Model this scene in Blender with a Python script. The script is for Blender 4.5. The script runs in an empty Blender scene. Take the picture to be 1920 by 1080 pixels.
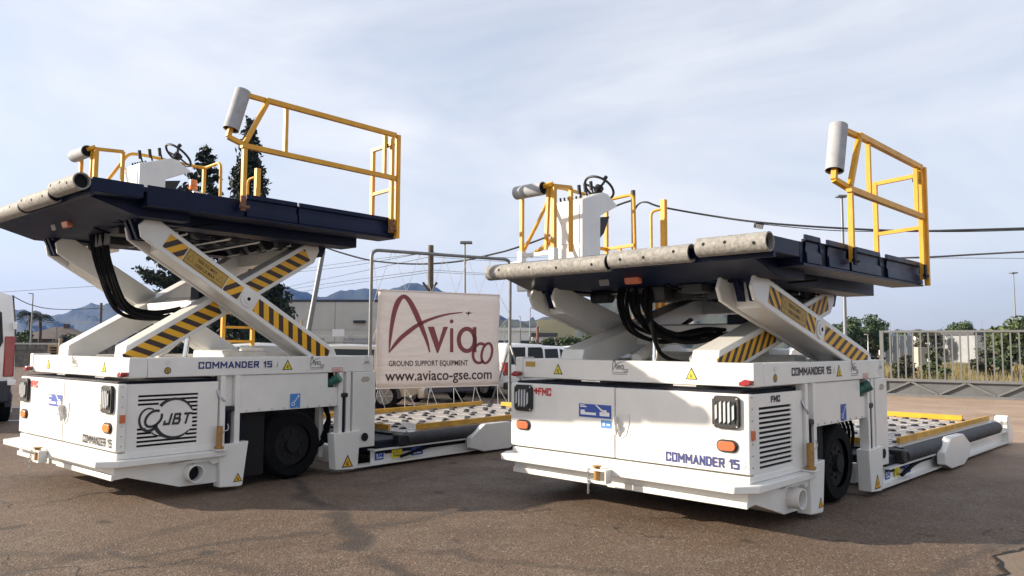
import bpy, bmesh, math, random
from mathutils import Vector, Matrix
R = math.radians
random.seed(7)
C = bpy.context.scene.collection
scene = bpy.context.scene

# ------------------------------------------------------------------ camera, sky, sun, exposure
CH, PITCH, ROLL, F = 1.49, 0.0731, 0.0044, 1446.0
cam = bpy.data.cameras.new('camera'); cam_o = bpy.data.objects.new('camera', cam); C.objects.link(cam_o)
cam.sensor_width = 36; cam.lens = 36 * F / 1920; cam.clip_start = 0.1; cam.clip_end = 9000
cam_o.matrix_world = Matrix.Translation((0, 0, CH)) @ Matrix.Rotation(math.pi / 2 + PITCH, 4, 'X') @ Matrix.Rotation(ROLL, 4, 'Z')
scene.camera = cam_o
SUN_EL, SUN_AZ = R(20.4), R(178.0)          # direction towards the sun: low, from the left
world = bpy.data.worlds.new('World'); scene.world = world; world.use_nodes = True
wn = world.node_tree.nodes; wl = world.node_tree.links
bg = wn['Background']
sky = wn.new('ShaderNodeTexSky'); sky.sky_type = 'NISHITA'; sky.sun_disc = False
sky.sun_elevation = SUN_EL; sky.sun_rotation = R(90) - SUN_AZ
sky.air_density = 1.0; sky.dust_density = 1.6; sky.ozone_density = 2.0
tc = wn.new('ShaderNodeTexCoord'); mp = wn.new('ShaderNodeMapping')
mp.inputs['Scale'].default_value = (1.1, 1.1, 3.2); mp.inputs['Rotation'].default_value = (0.25, 0.3, 0.6)
nz = wn.new('ShaderNodeTexNoise'); nz.inputs['Scale'].default_value = 1.7; nz.inputs['Detail'].default_value = 5; nz.inputs['Roughness'].default_value = .55
nz.inputs['Distortion'].default_value = .5
rp = wn.new('ShaderNodeMapRange'); rp.inputs[1].default_value = .3; rp.inputs[2].default_value = .72; rp.inputs[3].default_value = .35; rp.inputs[4].default_value = 1.0
mx = wn.new('ShaderNodeMixRGB'); mx.inputs[2].default_value = (5.75, 5.75, 5.85, 1)
wl.new(tc.outputs['Generated'], mp.inputs['Vector']); wl.new(mp.outputs[0], nz.inputs['Vector']); wl.new(nz.outputs['Fac'], rp.inputs[0])
wl.new(rp.outputs[0], mx.inputs[0]); wl.new(sky.outputs[0], mx.inputs[1]); wl.new(mx.outputs[0], bg.inputs['Color'])
bg.inputs['Strength'].default_value = 0.097
sun = bpy.data.lights.new('sun', 'SUN'); sun.energy = 5.0; sun.angle = R(0.55); sun.color = (1.0, .88, .72)
sun_o = bpy.data.objects.new('sun', sun); C.objects.link(sun_o)
sdir = Vector((math.cos(SUN_EL) * math.cos(SUN_AZ), math.cos(SUN_EL) * math.sin(SUN_AZ), math.sin(SUN_EL)))
sun_o.rotation_euler = sdir.to_track_quat('Z', 'Y').to_euler(); sun_o.location = sdir * 50
vs = scene.view_settings; vs.view_transform = 'Standard'; vs.look = 'None'; vs.exposure = 0.95; vs.gamma = 1.0; vs.use_curve_mapping = False
scene.render.resolution_x, scene.render.resolution_y = 1024, 576
scene.cycles.volume_bounces = 0

# ------------------------------------------------------------------ helpers
def W(px, py, Y):
    """the world point that stands Y metres ahead along the sight line of a pixel of the photograph"""
    X, Z = (px - 960) / F, (540 - py) / F
    c, s = math.cos(ROLL), math.sin(ROLL); X, Z = X * c - Z * s, X * s + Z * c
    c, s = math.cos(PITCH), math.sin(PITCH); y, z = c - Z * s, s + Z * c
    return Vector((X * Y / y, Y, CH + z * Y / y))

MATS = {}
def mat(name, col, rough=.5, metal=0.0, var=0.0, vscale=3.0, bump=0.0, bscale=60.0, coat=0.0, col2=None, emit=None, alpha=None, trans=0.0, detail=4, spec=.5):
    m = bpy.data.materials.new(name); m.use_nodes = True; MATS[name] = m
    n, l = m.node_tree.nodes, m.node_tree.links; b = n['Principled BSDF']
    b.inputs['Base Color'].default_value = (*col, 1); b.inputs['Roughness'].default_value = rough; b.inputs['Metallic'].default_value = metal
    b.inputs['Coat Weight'].default_value = coat; b.inputs['Coat Roughness'].default_value = .12
    b.inputs['Specular IOR Level'].default_value = spec
    if trans: b.inputs['Transmission Weight'].default_value = trans
    if emit: b.inputs['Emission Color'].default_value = (*emit[0], 1); b.inputs['Emission Strength'].default_value = emit[1]
    t = n.new('ShaderNodeTexCoord')
    if var or col2:
        z = n.new('ShaderNodeTexNoise'); z.inputs['Scale'].default_value = vscale; z.inputs['Detail'].default_value = detail; z.inputs['Roughness'].default_value = .65
        l.new(t.outputs['Object'], z.inputs['Vector'])
        r = n.new('ShaderNodeMapRange'); r.inputs[1].default_value = .32; r.inputs[2].default_value = .68; l.new(z.outputs['Fac'], r.inputs[0])
        x = n.new('ShaderNodeMixRGB'); c2 = col2 or tuple(max(0, q * (1 - var)) for q in col)
        x.inputs[1].default_value = (*c2, 1); x.inputs[2].default_value = (*col, 1)
        l.new(r.outputs[0], x.inputs[0]); l.new(x.outputs[0], b.inputs['Base Color'])
        q = n.new('ShaderNodeMapRange'); q.inputs[3].default_value = min(1, rough * 1.25); q.inputs[4].default_value = rough * .85
        l.new(z.outputs['Fac'], q.inputs[0]); l.new(q.outputs[0], b.inputs['Roughness'])
    if bump:
        z2 = n.new('ShaderNodeTexNoise'); z2.inputs['Scale'].default_value = bscale; z2.inputs['Detail'].default_value = 5
        l.new(t.outputs['Object'], z2.inputs['Vector'])
        bp = n.new('ShaderNodeBump'); bp.inputs['Strength'].default_value = bump; bp.inputs['Distance'].default_value = .02
        l.new(z2.outputs['Fac'], bp.inputs['Height']); l.new(bp.outputs[0], b.inputs['Normal'])
    return m

mat('white', (.77, .76, .73), .28, var=.10, vscale=3.2, coat=.25, bump=.03, bscale=4, detail=8)
mat('white_worn', (.78, .76, .72), .45, var=.2, vscale=5)
mat('navy', (.0045, .010, .038), .38, var=.35, vscale=3, bump=.03, bscale=9, spec=.16)
mat('navy_matt', (.005, .007, .018), .6, var=.4, vscale=6, spec=.25)
mat('black', (.012, .012, .013), .5, var=.3, vscale=8)
mat('rubber', (.006, .006, .0065), .75, var=.35, vscale=12, bump=.1, spec=.12)
mat('void', (.004, .004, .005), .9)
mat('yellow', (.74, .365, .018), .45, var=.22, vscale=7, bump=.06, bscale=30, detail=7)
mat('yellow_dirty', (.62, .33, .03), .55, var=.3, vscale=6)
mat('hazard_yellow', (.80, .42, .012), .45, var=.1, vscale=9)
mat('hazard_black', (.035, .018, .014), .5)
mat('plate_gold', (.46, .29, .05), .5, var=.1)
mat('bumper_grey', (.33, .315, .29), .7, var=.5, vscale=26, bump=.25, bscale=40, detail=7)
mat('roller_grey', (.36, .37, .39), .7, var=.2, vscale=12)
mat('hole', (.006, .006, .006), .9)
mat('steel', (.55, .55, .56), .32, 1.0, var=.2, vscale=9)
mat('chrome', (.75, .75, .76), .12, 1.0)
mat('galv_dark', (.15, .155, .16), .6, .3, var=.2, vscale=4)
mat('galv', (.22, .225, .225), .5, .5, var=.2, vscale=5)
mat('brass', (.42, .23, .07), .45, .3, var=.3, vscale=20)
mat('text_navy', (.025, .035, .16), .5)
mat('text_black', (.02, .02, .025), .5)
mat('text_grey', (.12, .12, .13), .5)
mat('logo_red', (.52, .03, .03), .5)
mat('sticker_blue', (.03, .08, .36), .5)
mat('sticker_cyan', (.06, .22, .55), .5)
mat('sticker_white', (.8, .8, .8), .5)
mat('sticker_yellow', (.72, .58, .02), .5)
mat('amber', (.75, .20, .02), .25, coat=.6)
mat('amber_dull', (.55, .13, .05), .3, coat=.4)
mat('red_lamp', (.28, .014, .02), .25, coat=.5)
mat('lens', (.62, .64, .66), .15, .3, coat=.5)
mat('green_cap', (.03, .12, .09), .4)
mat('deck_plate', (.60, .56, .52), .42, .1, var=.45, vscale=9, bump=.12, bscale=90)
mat('tube_black', (.03, .03, .034), .6, var=.3, vscale=10, bump=.08)
mat('glass_car', (.014, .018, .02), .08, spec=.3)
mat('car_white', (.80, .80, .79), .25, coat=.6)
mat('car_beige', (.40, .37, .31), .3, .2, coat=.6)
mat('car_navy', (.012, .016, .04), .25, coat=.7)
mat('car_grey', (.22, .23, .25), .3, .4, coat=.5)
mat('plastic_dark', (.03, .034, .045), .6)
mat('alloy', (.22, .22, .23), .35, .6)
mat('concrete', (.50, .49, .455), .85, var=.16, vscale=.6, bump=.1, bscale=12)
mat('slab_concrete', (.20, .15, .11), .9, var=.3, vscale=1.6, bump=.3, bscale=30, detail=8)
mat('concrete_pale', (.45, .41, .34), .9, var=.25, vscale=1.2, bump=.3, bscale=14)
mat('coping', (.03, .035, .05), .6)
mat('door_grey', (.20, .22, .25), .6, var=.1)
mat('render_beige', (.44, .39, .24), .85, var=.12, vscale=.4)
mat('render_white', (.74, .72, .68), .8, var=.1, vscale=.4)
mat('roof_dark', (.07, .07, .075), .7)
mat('roof_tile', (.30, .15, .075), .85, var=.4, vscale=2)
mat('roof_brown', (.10, .075, .06), .85, var=.4, vscale=2)
mat('window_dark', (.03, .035, .04), .15)
mat('wood', (.13, .10, .08), .85, var=.45, vscale=5, bump=.2)
mat('wood_pale', (.45, .33, .2), .8, var=.35, vscale=4)
mat('rust', (.22, .10, .06), .8, var=.4, vscale=5)
mat('lamp_grey', (.23, .24, .25), .5, .6)
mat('cable', (.02, .02, .022), .6)
mat('cord', (.5, .5, .49), .7)
mat('corrugated', (.52, .54, .56), .4, .5, var=.25, vscale=3)
mat('bark', (.09, .065, .05), .9, var=.5, vscale=6, bump=.4)
mat('leaf_conifer', (.022, .042, .022), .7, col2=(.010, .020, .014), vscale=1.6)
mat('leaf_cypress', (.022, .036, .018), .75, col2=(.010, .018, .011), vscale=2.0)
mat('leaf_green', (.085, .125, .042), .65, col2=(.036, .062, .026), vscale=1.1)
mat('leaf_light', (.10, .13, .04), .65, col2=(.045, .07, .024), vscale=1.4)
mat('leaf_olive', (.115, .115, .065), .7, col2=(.055, .06, .036), vscale=1.3)
mat('leaf_palm', (.045, .062, .028), .6, col2=(.02, .03, .016), vscale=2)
mat('dry_grass', (.30, .22, .10), .9, col2=(.13, .13, .05), vscale=.35)
mat('soil', (.20, .15, .09), .95, col2=(.10, .10, .05), vscale=.25, bump=.3, bscale=3)
mat('mountain', (.024, .036, .032), .95, col2=(.010, .018, .017), vscale=.012, detail=9)
mat('hill', (.05, .055, .035), .95, col2=(.016, .024, .014), vscale=.06, detail=10)
mat('far_land', (.20, .17, .11), .95, col2=(.07, .085, .045), vscale=.02, detail=8)
mat('stone', (.22, .20, .17), .95, col2=(.09, .085, .08), vscale=1.6, bump=.7, bscale=3.0, detail=8)
mat('banner_text', (.055, .022, .026), .7)
mat('banner_red', (.22, .055, .06), .7)
mat('skin_cream', (.62, .58, .5), .6)

def banner_material():
    m = mat('banner', (.86, .76, .69), .8, var=.05, vscale=1.2)
    n, l = m.node_tree.nodes, m.node_tree.links
    t = n.new('ShaderNodeTexCoord'); z = n.new('ShaderNodeTexNoise'); z.inputs['Scale'].default_value = 1.3; z.inputs['Detail'].default_value = 3; z.inputs['Distortion'].default_value = 1.2
    mpn = n.new('ShaderNodeMapping'); mpn.inputs['Rotation'].default_value = (0, .7, 0); mpn.inputs['Scale'].default_value = (.6, 1, 2.6)
    l.new(t.outputs['Object'], mpn.inputs[0]); l.new(mpn.outputs[0], z.inputs['Vector'])
    b = n.new('ShaderNodeBump'); b.inputs['Strength'].default_value = .28; b.inputs['Distance'].default_value = .1
    l.new(z.outputs['Fac'], b.inputs['Height']); l.new(b.outputs[0], n['Principled BSDF'].inputs['Normal'])
banner_material()

def far_x(n, l, t):
    s_ = n.new('ShaderNodeSeparateXYZ'); l.new(t.outputs['Object'], s_.inputs[0]); return s_.outputs[0]
def asphalt_material():
    m = bpy.data.materials.new('asphalt'); m.use_nodes = True; MATS['asphalt'] = m
    n, l = m.node_tree.nodes, m.node_tree.links; b = n['Principled BSDF']
    t = n.new('ShaderNodeTexCoord')
    def noise(s, d=4, r=.6, dist=0):
        z = n.new('ShaderNodeTexNoise'); z.inputs['Scale'].default_value = s; z.inputs['Detail'].default_value = d; z.inputs['Roughness'].default_value = r; z.inputs['Distortion'].default_value = dist
        l.new(t.outputs['Object'], z.inputs['Vector']); return z.outputs['Fac']
    def rng(i, a, bb, c=0., d=1.):
        r = n.new('ShaderNodeMapRange'); r.inputs[1].default_value = a; r.inputs[2].default_value = bb; r.inputs[3].default_value = c; r.inputs[4].default_value = d
        l.new(i, r.inputs[0]); return r.outputs[0]
    def mix(f, a, bb, mode='MIX'):
        x = n.new('ShaderNodeMixRGB'); x.blend_type = mode
        if isinstance(f, float): x.inputs[0].default_value = f
        else: l.new(f, x.inputs[0])
        for k, v in ((1, a), (2, bb)):
            if isinstance(v, tuple): x.inputs[k].default_value = (*v, 1)
            else: l.new(v, x.inputs[k])
        return x.outputs[0]
    def math_(op, a, bb=None):
        x = n.new('ShaderNodeMath'); x.operation = op
        for k, v in ((0, a), (1, bb)):
            if v is None: continue
            if isinstance(v, (int, float)): x.inputs[k].default_value = v
            else: l.new(v, x.inputs[k])
        return x.outputs[0]
    col = mix(rng(noise(.35, 5), .35, .65), (.090, .058, .037), (.128, .086, .058))
    col = mix(rng(noise(1.6, 6, .7, .6), .5, .72), col, (.140, .104, .077))
    col = mix(rng(noise(1.1, 7, .75, 1.0), .56, .70, 0, .55), col, (.055, .040, .030))
    vor = n.new('ShaderNodeTexVoronoi'); vor.inputs['Scale'].default_value = 70; l.new(t.outputs['Object'], vor.inputs['Vector'])
    grain = n.new('ShaderNodeSeparateColor'); l.new(vor.outputs['Color'], grain.inputs[0])
    col = mix(.42, col, mix(rng(grain.outputs[0], 0, 1), (.15, .13, .12), (1.95, 1.85, 1.7)), 'MULTIPLY')
    stone = rng(grain.outputs[1], .90, .97, 0, .7); col = mix(stone, col, (.25, .21, .17))
    # old tyre tracks and wet streaks with a shape of their own: bands along lines on the yard
    wob = rng(noise(.8, 3), .3, .7, -.16, .16); patch = rng(noise(1.3, 6, .7), .34, .50)
    for (ax, ay, bx, by, wd, amt) in ((-2.45, 8.6, -.6, 4.9, .09, .75), (-.2, 7.1, -2.6, 5.5, .07, .5), (-6, 6.2, -1.5, 5.2, .07, .4), (-1.2, 5.9, 3.0, 4.4, .06, .4), (3.5, 5.2, 9.5, 10.0, .15, .35), (-3.4, 4.8, -2.6, 6.6, .09, .4), (1.2, 4.2, 4.6, 6.4, .05, .45), (6, 12, 16, 20, .25, .4), (9, 11, 13, 20, .2, .35)):
        nx, ny = by - ay, ax - bx; k = math.hypot(nx, ny); nx /= k; ny /= k
        d = n.new('ShaderNodeVectorMath'); d.operation = 'DOT_PRODUCT'; l.new(t.outputs['Object'], d.inputs[0]); d.inputs[1].default_value = (nx, ny, 0)
        s = math_('ABSOLUTE', math_('ADD', math_('SUBTRACT', d.outputs['Value'], nx * ax + ny * ay), wob))
        e = n.new('ShaderNodeVectorMath'); e.operation = 'DOT_PRODUCT'; l.new(t.outputs['Object'], e.inputs[0]); e.inputs[1].default_value = (-ny, nx, 0)
        a0 = -ny * ax + nx * ay; b0 = -ny * bx + nx * by; lo, hi = min(a0, b0), max(a0, b0)
        seg = math_('MULTIPLY', rng(e.outputs['Value'], lo - .4, lo + .2), rng(e.outputs['Value'], hi - .3, hi + .4, 1, 0))
        band = math_('MULTIPLY', math_('MULTIPLY', rng(s, wd * .5, wd * 1.3, amt, 0), seg), patch)
        col = mix(band, col, (.028, .022, .018))
    ce = n.new('ShaderNodeTexVoronoi'); ce.feature = 'DISTANCE_TO_EDGE'; ce.inputs['Scale'].default_value = .42
    wv = n.new('ShaderNodeVectorMath'); wv.operation = 'ADD'; l.new(t.outputs['Object'], wv.inputs[0])
    nv = n.new('ShaderNodeTexNoise'); nv.inputs['Scale'].default_value = 1.6; nv.inputs['Detail'].default_value = 6; l.new(t.outputs['Object'], nv.inputs['Vector']); l.new(nv.outputs['Color'], wv.inputs[1]); l.new(wv.outputs[0], ce.inputs['Vector'])
    crack = math_('MULTIPLY', rng(ce.outputs['Distance'], .002, .007, .8, 0), rng(noise(.45, 3), .5, .56)); col = mix(crack, col, (.018, .013, .010))
    spots = rng(noise(3.1, 2, .4), .68, .74, 0, .75); col = mix(spots, col, (.035, .026, .020))
    # pale dust lying on the yard towards the gate
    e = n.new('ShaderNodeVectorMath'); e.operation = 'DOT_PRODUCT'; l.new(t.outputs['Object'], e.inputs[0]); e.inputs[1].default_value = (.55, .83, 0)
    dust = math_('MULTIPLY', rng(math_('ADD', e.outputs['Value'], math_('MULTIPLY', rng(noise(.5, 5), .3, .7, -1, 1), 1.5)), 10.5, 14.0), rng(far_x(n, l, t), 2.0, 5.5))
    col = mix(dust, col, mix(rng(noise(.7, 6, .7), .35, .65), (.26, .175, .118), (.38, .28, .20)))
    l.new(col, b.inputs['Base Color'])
    l.new(rng(noise(2.0, 4), .3, .7, .62, .9), b.inputs['Roughness'])
    bp = n.new('ShaderNodeBump'); bp.inputs['Strength'].default_value = .55; bp.inputs['Distance'].default_value = .010
    l.new(math_('ADD', math_('MULTIPLY', vor.outputs['Distance'], .9), noise(40, 4)), bp.inputs['Height']); l.new(bp.outputs[0], b.inputs['Normal'])
asphalt_material()

class MB:
    def __init__(s): s.v = []; s.f = []; s.m = []; s.cur = 0
    def add(s, vs_, fs):
        o = len(s.v); s.v += [tuple(q) for q in vs_]; s.f += [tuple(i + o for i in q) for q in fs]; s.m += [s.cur] * len(fs); return s
    def poly(s, pts): return s.add(pts, [tuple(range(len(pts)))])
    def hexa(s, p): return s.add(p, [(0, 3, 2, 1), (4, 5, 6, 7), (0, 1, 5, 4), (1, 2, 6, 5), (2, 3, 7, 6), (3, 0, 4, 7)])
    def box(s, a, b, c, d, e, f): return s.hexa([(a, c, e), (b, c, e), (b, d, e), (a, d, e), (a, c, f), (b, c, f), (b, d, f), (a, d, f)])
    def prism(s, pts, ax, a, b):
        mk = {'u': lambda p, t: (t, p[0], p[1]), 'v': lambda p, t: (p[0], t, p[1]), 'w': lambda p, t: (p[0], p[1], t)}[ax]
        n = len(pts); vv = [mk(p, a) for p in pts] + [mk(p, b) for p in pts]
        return s.add(vv, [tuple(range(n))[::-1], tuple(range(n, 2 * n))] + [(i, (i + 1) % n, n + (i + 1) % n, n + i) for i in range(n)])
    @staticmethod
    def frame(d):
        d = Vector(d).normalized(); up = Vector((0, 0, 1)) if abs(d.z) < .95 else Vector((0, 1, 0))
        x = d.cross(up).normalized(); return x, x.cross(d).normalized() * -1 if False else d.cross(x).normalized() * -1
    def cyl(s, p0, p1, r, n=12, r1=None, caps=True):
        p0, p1 = Vector(p0), Vector(p1); r1 = r if r1 is None else r1; x, y = s.frame(p1 - p0)
        vv = [p0 + (x * math.cos(6.28318 * i / n) + y * math.sin(6.28318 * i / n)) * r for i in range(n)] + [p1 + (x * math.cos(6.28318 * i / n) + y * math.sin(6.28318 * i / n)) * r1 for i in range(n)]
        fs = [(i, (i + 1) % n, n + (i + 1) % n, n + i) for i in range(n)]
        if caps: fs += [tuple(range(n))[::-1], tuple(range(n, 2 * n))]
        return s.add(vv, fs)
    def pipe(s, p0, p1, r, ri, n=18):
        p0, p1 = Vector(p0), Vector(p1); x, y = s.frame(p1 - p0)
        c = [x * math.cos(6.28318 * i / n) + y * math.sin(6.28318 * i / n) for i in range(n)]
        vv = [p + q * k for p, k in ((p0, r), (p1, r), (p0, ri), (p1, ri)) for q in c]
        fs = []
        for i in range(n):
            j = (i + 1) % n
            fs += [(i, j, n + j, n + i), (2 * n + i, 3 * n + i, 3 * n + j, 2 * n + j), (i, 2 * n + i, 2 * n + j, j), (n + i, n + j, 3 * n + j, 3 * n + i)]
        return s.add(vv, fs)
    def tube(s, pts, r, n=8, closed=False):
        pts = [Vector(p) for p in pts]; N = len(pts); rings = []; px_ = None
        for i, p in enumerate(pts):
            d = (pts[(i + 1) % N] - pts[i - 1]) if closed else (pts[min(i + 1, N - 1)] - pts[max(i - 1, 0)])
            d.normalize()
            if px_ is None: x, _ = s.frame(d)
            else: x = (px_ - d * px_.dot(d)).normalized()
            px_ = x; y = d.cross(x); rr = r[i] if isinstance(r, (list, tuple)) else r
            rings.append([p + (x * math.cos(6.28318 * k / n) + y * math.sin(6.28318 * k / n)) * rr for k in range(n)])
        vv = [q for g in rings for q in g]; fs = []
        for i in range(N if closed else N - 1):
            a, b = i * n, ((i + 1) % N) * n
            fs += [(a + k, a + (k + 1) % n, b + (k + 1) % n, b + k) for k in range(n)]
        if not closed: fs += [tuple(range(n))[::-1], tuple(range((N - 1) * n, N * n))]
        return s.add(vv, fs)
    def bar(s, p0, p1, a, b, up=(0, 0, 1)):
        p0, p1 = Vector(p0), Vector(p1); d = (p1 - p0).normalized(); up = Vector(up)
        if abs(d.dot(up)) > .98: up = Vector((0, 1, 0)) if abs(d.y) < .9 else Vector((1, 0, 0))
        x = d.cross(up).normalized() * (a / 2); y = x.cross(d).normalized() * (b / 2)
        return s.hexa([p0 - x - y, p0 + x - y, p0 + x + y, p0 - x + y, p1 - x - y, p1 + x - y, p1 + x + y, p1 - x + y])
    def build(s, name, mats, parent=None, bevel=0.0, smooth=True, fix=True):
        me = bpy.data.meshes.new(name); me.from_pydata(s.v, [], s.f)
        for k in (mats if isinstance(mats, (list, tuple)) else [mats]): me.materials.append(MATS[k])
        me.polygons.foreach_set('material_index', s.m)
        if fix:
            b = bmesh.new(); b.from_mesh(me); bmesh.ops.recalc_face_normals(b, faces=b.faces); b.to_mesh(me); b.free()
        if smooth:
            me.polygons.foreach_set('use_smooth', [True] * len(me.polygons)); me.set_sharp_from_angle(angle=R(38))
        o = bpy.data.objects.new(name, me); C.objects.link(o); o.parent = parent
        if bevel:
            q = o.modifiers.new('bevel', 'BEVEL'); q.width = bevel; q.segments = 2; q.limit_method = 'ANGLE'; q.angle_limit = R(40)
        return o

def empty(name, loc=(0, 0, 0), rz=0.0):
    o = bpy.data.objects.new(name, None); C.objects.link(o); o.location = loc; o.rotation_euler = (0, 0, rz); o.empty_display_size = .3; return o
def tag(o, label, cat, group=None):
    o['label'] = label; o['category'] = cat
    if group: o['group'] = group
    return o
def struct(o): o['kind'] = 'structure'; return o
def share(o, name, loc, parent, rz=0.0):
    c = bpy.data.objects.new(name, o.data); C.objects.link(c); c.parent = parent; c.location = loc; c.rotation_euler = (0, 0, rz); return c
def copy_tree(o, parent=None):
    c = o.copy(); C.objects.link(c); c.parent = parent
    for ch in list(o.children): copy_tree(ch, c)
    return c
def smoothpath(pts, n=6):
    P = [Vector(p) for p in pts]; out = []
    for i in range(len(P) - 1):
        p0, p1, p2, p3 = P[max(i - 1, 0)], P[i], P[i + 1], P[min(i + 2, len(P) - 1)]
        for k in range(n):
            t = k / n; out.append(.5 * (2 * p1 + (p2 - p0) * t + (2 * p0 - 5 * p1 + 4 * p2 - p3) * t * t + (3 * p1 - p0 - 3 * p2 + p3) * t ** 3))
    out.append(P[-1]); return out
def bent(pts, rad, n=5):
    """polyline with rounded corners"""
    P = [Vector(p) for p in pts]; out = [P[0]]
    for i in range(1, len(P) - 1):
        a, b, c = P[i - 1], P[i], P[i + 1]; r = min(rad, (a - b).length * .45, (c - b).length * .45)
        s, e = b + (a - b).normalized() * r, b + (c - b).normalized() * r
        for k in range(n + 1):
            t = k / n; out.append(s * (1 - t) ** 2 + b * 2 * t * (1 - t) + e * t * t)
    return out + [P[-1]]
def flat(name, polys, mats, parent, o, right, up):
    o, right, up = Vector(o), Vector(right), Vector(up); m = MB()
    nrm = right.cross(up).normalized()
    for pts, k in polys:
        m.cur = k; m.poly([o + right * p[0] + up * p[1] + nrm * (k * .0008) for p in pts])
    return m.build(name, mats, parent, smooth=False, fix=False)
def text(name, body, mt, parent, o, right, up, width, height, bold=0.0, shear=0.0):
    """lettering fitted to a width and a height, its lower left corner at o"""
    cu = bpy.data.curves.new('t', 'FONT'); cu.body = body; cu.size = 1; cu.offset = bold; cu.shear = shear; cu.resolution_u = 3
    ob = bpy.data.objects.new('t', cu); C.objects.link(ob)
    me = bpy.data.meshes.new_from_object(ob); bpy.data.objects.remove(ob)
    xs = [v.co.x for v in me.vertices]; ys = [v.co.y for v in me.vertices]
    x0, x1, y0, y1 = min(xs), max(xs), min(ys), max(ys)
    o, right, up = Vector(o), Vector(right), Vector(up); sx, sy = width / (x1 - x0), height / (y1 - y0)
    for v in me.vertices: v.co = o + right * ((v.co.x - x0) * sx) + up * ((v.co.y - y0) * sy)
    me.materials.clear(); me.materials.append(MATS[mt]); me.name = name
    r = bpy.data.objects.new(name, me); C.objects.link(r); r.parent = parent; return r
GL = {'C': (.84, [(.72, .9, .12, .9), (.12, .9, .12, .1), (.12, .1, .72, .1), (.72, .9, .72, .70), (.72, .1, .72, .30)]), 'O': (.84, [(.12, .1, .12, .9), (.12, .9, .72, .9), (.72, .9, .72, .1), (.72, .1, .12, .1)]),
      'M': (1.04, [(.12, .1, .12, .9), (.92, .1, .92, .9), (.12, .9, .52, .38), (.92, .9, .52, .38)]), 'A': (.86, [(.1, .1, .43, .9), (.76, .1, .43, .9), (.24, .33, .62, .33)]), 'N': (.84, [(.12, .1, .12, .9), (.72, .1, .72, .9), (.12, .9, .72, .1)]),
      'D': (.84, [(.12, .1, .12, .9), (.12, .9, .56, .9), (.56, .9, .72, .74), (.72, .74, .72, .26), (.72, .26, .56, .1), (.56, .1, .12, .1)]), 'E': (.78, [(.12, .1, .12, .9), (.12, .9, .66, .9), (.12, .5, .6, .5), (.12, .1, .66, .1)]),
      'R': (.84, [(.12, .1, .12, .9), (.12, .9, .70, .9), (.70, .9, .70, .5), (.70, .5, .12, .5), (.42, .5, .72, .1)]), '1': (.46, [(.32, .1, .32, .9), (.12, .74, .32, .9)]), '5': (.82, [(.70, .9, .12, .9), (.12, .9, .12, .54), (.12, .54, .70, .54), (.70, .54, .70, .1), (.70, .1, .12, .1)]),
      'F': (.74, [(.12, .1, .12, .9), (.12, .9, .66, .9), (.12, .52, .58, .52)]), 'B': (.86, [(.14, .1, .14, .9), (.14, .9, .56, .9), (.56, .9, .62, .82), (.62, .82, .62, .62), (.62, .62, .54, .53), (.54, .53, .14, .53), (.54, .53, .72, .40), (.72, .40, .72, .2), (.72, .2, .64, .1), (.64, .1, .14, .1)]), 'J': (.7, [(.6, .9, .6, .1), (.6, .1, .12, .1), (.12, .1, .12, .3)]), 'T': (.8, [(.1, .9, .72, .9), (.41, .9, .41, .1)]),
      'i': (.34, [(.10, .05, .20, .5), (.24, .72, .26, .8)]), ' ': (.42, [])}
def glyphs(name, body, mt, parent, o, right, up, width, height, thick=.215, shear=0.0, tail=''):
    """heavy squared lettering built stroke by stroke"""
    P_ = []; x = 0
    for ch in body:
        w_, segs = GL[ch]; th = thick * (.45 if ch == 'i' else 1)
        for a, b_, c, d in segs:
            L_ = math.hypot(c - a, d - b_) or 1; ux, uy = (c - a) / L_ * th * .48, (d - b_) / L_ * th * .48; nx, ny = -uy * 1.04, ux * 1.04
            P_.append([(x + a - ux + nx, b_ - uy + ny), (x + c + ux + nx, d + uy + ny), (x + c + ux - nx, d + uy - ny), (x + a - ux - nx, b_ - uy - ny)])
        x += w_ + .13
    x -= .13; sx, sy = width / x, height; o, right, up = Vector(o), Vector(right), Vector(up); nrm = right.cross(up).normalized(); q = MB()
    for k, pl in enumerate(P_): q.poly([o + right * ((px_ + shear * py_) * sx) + up * (py_ * sy) + nrm * (k * .00006) for px_, py_ in pl])
    g_ = q.build(name, mt, parent, smooth=False, fix=False); g_['kind'] = 'stuff'; return g_
def stroke(pts):
    """(x, y, width) centre line -> quads"""
    out = []; L, Rr = [], []
    for i, (x, y, w) in enumerate(pts):
        a, b = pts[max(i - 1, 0)], pts[min(i + 1, len(pts) - 1)]; dx, dy = b[0] - a[0], b[1] - a[1]; k = math.hypot(dx, dy) or 1
        L.append((x - dy / k * w / 2, y + dx / k * w / 2)); Rr.append((x + dy / k * w / 2, y - dx / k * w / 2))
    for i in range(len(pts) - 1): out.append([L[i], L[i + 1], Rr[i + 1], Rr[i]])
    return out
def spline2(pts, n=6):
    return [tuple(p) for p in smoothpath(pts, n)]
def arc(cx, cy, rx, ry, a0, a1, w, n=28, tilt=0.0, w1=None):
    o = []; ct, st = math.cos(tilt), math.sin(tilt)
    for i in range(n + 1):
        t = i / n; a = R(a0 + (a1 - a0) * t); x, y = rx * math.cos(a), ry * math.sin(a); o.append((cx + x * ct - y * st, cy + x * st + y * ct, w + ((w1 if w1 is not None else w) - w) * t))
    return o
def disc(cx, cy, r, n=14, ry=None): return [(cx + r * math.cos(6.28318 * i / n), cy + (ry or r) * math.sin(6.28318 * i / n)) for i in range(n)]
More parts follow.
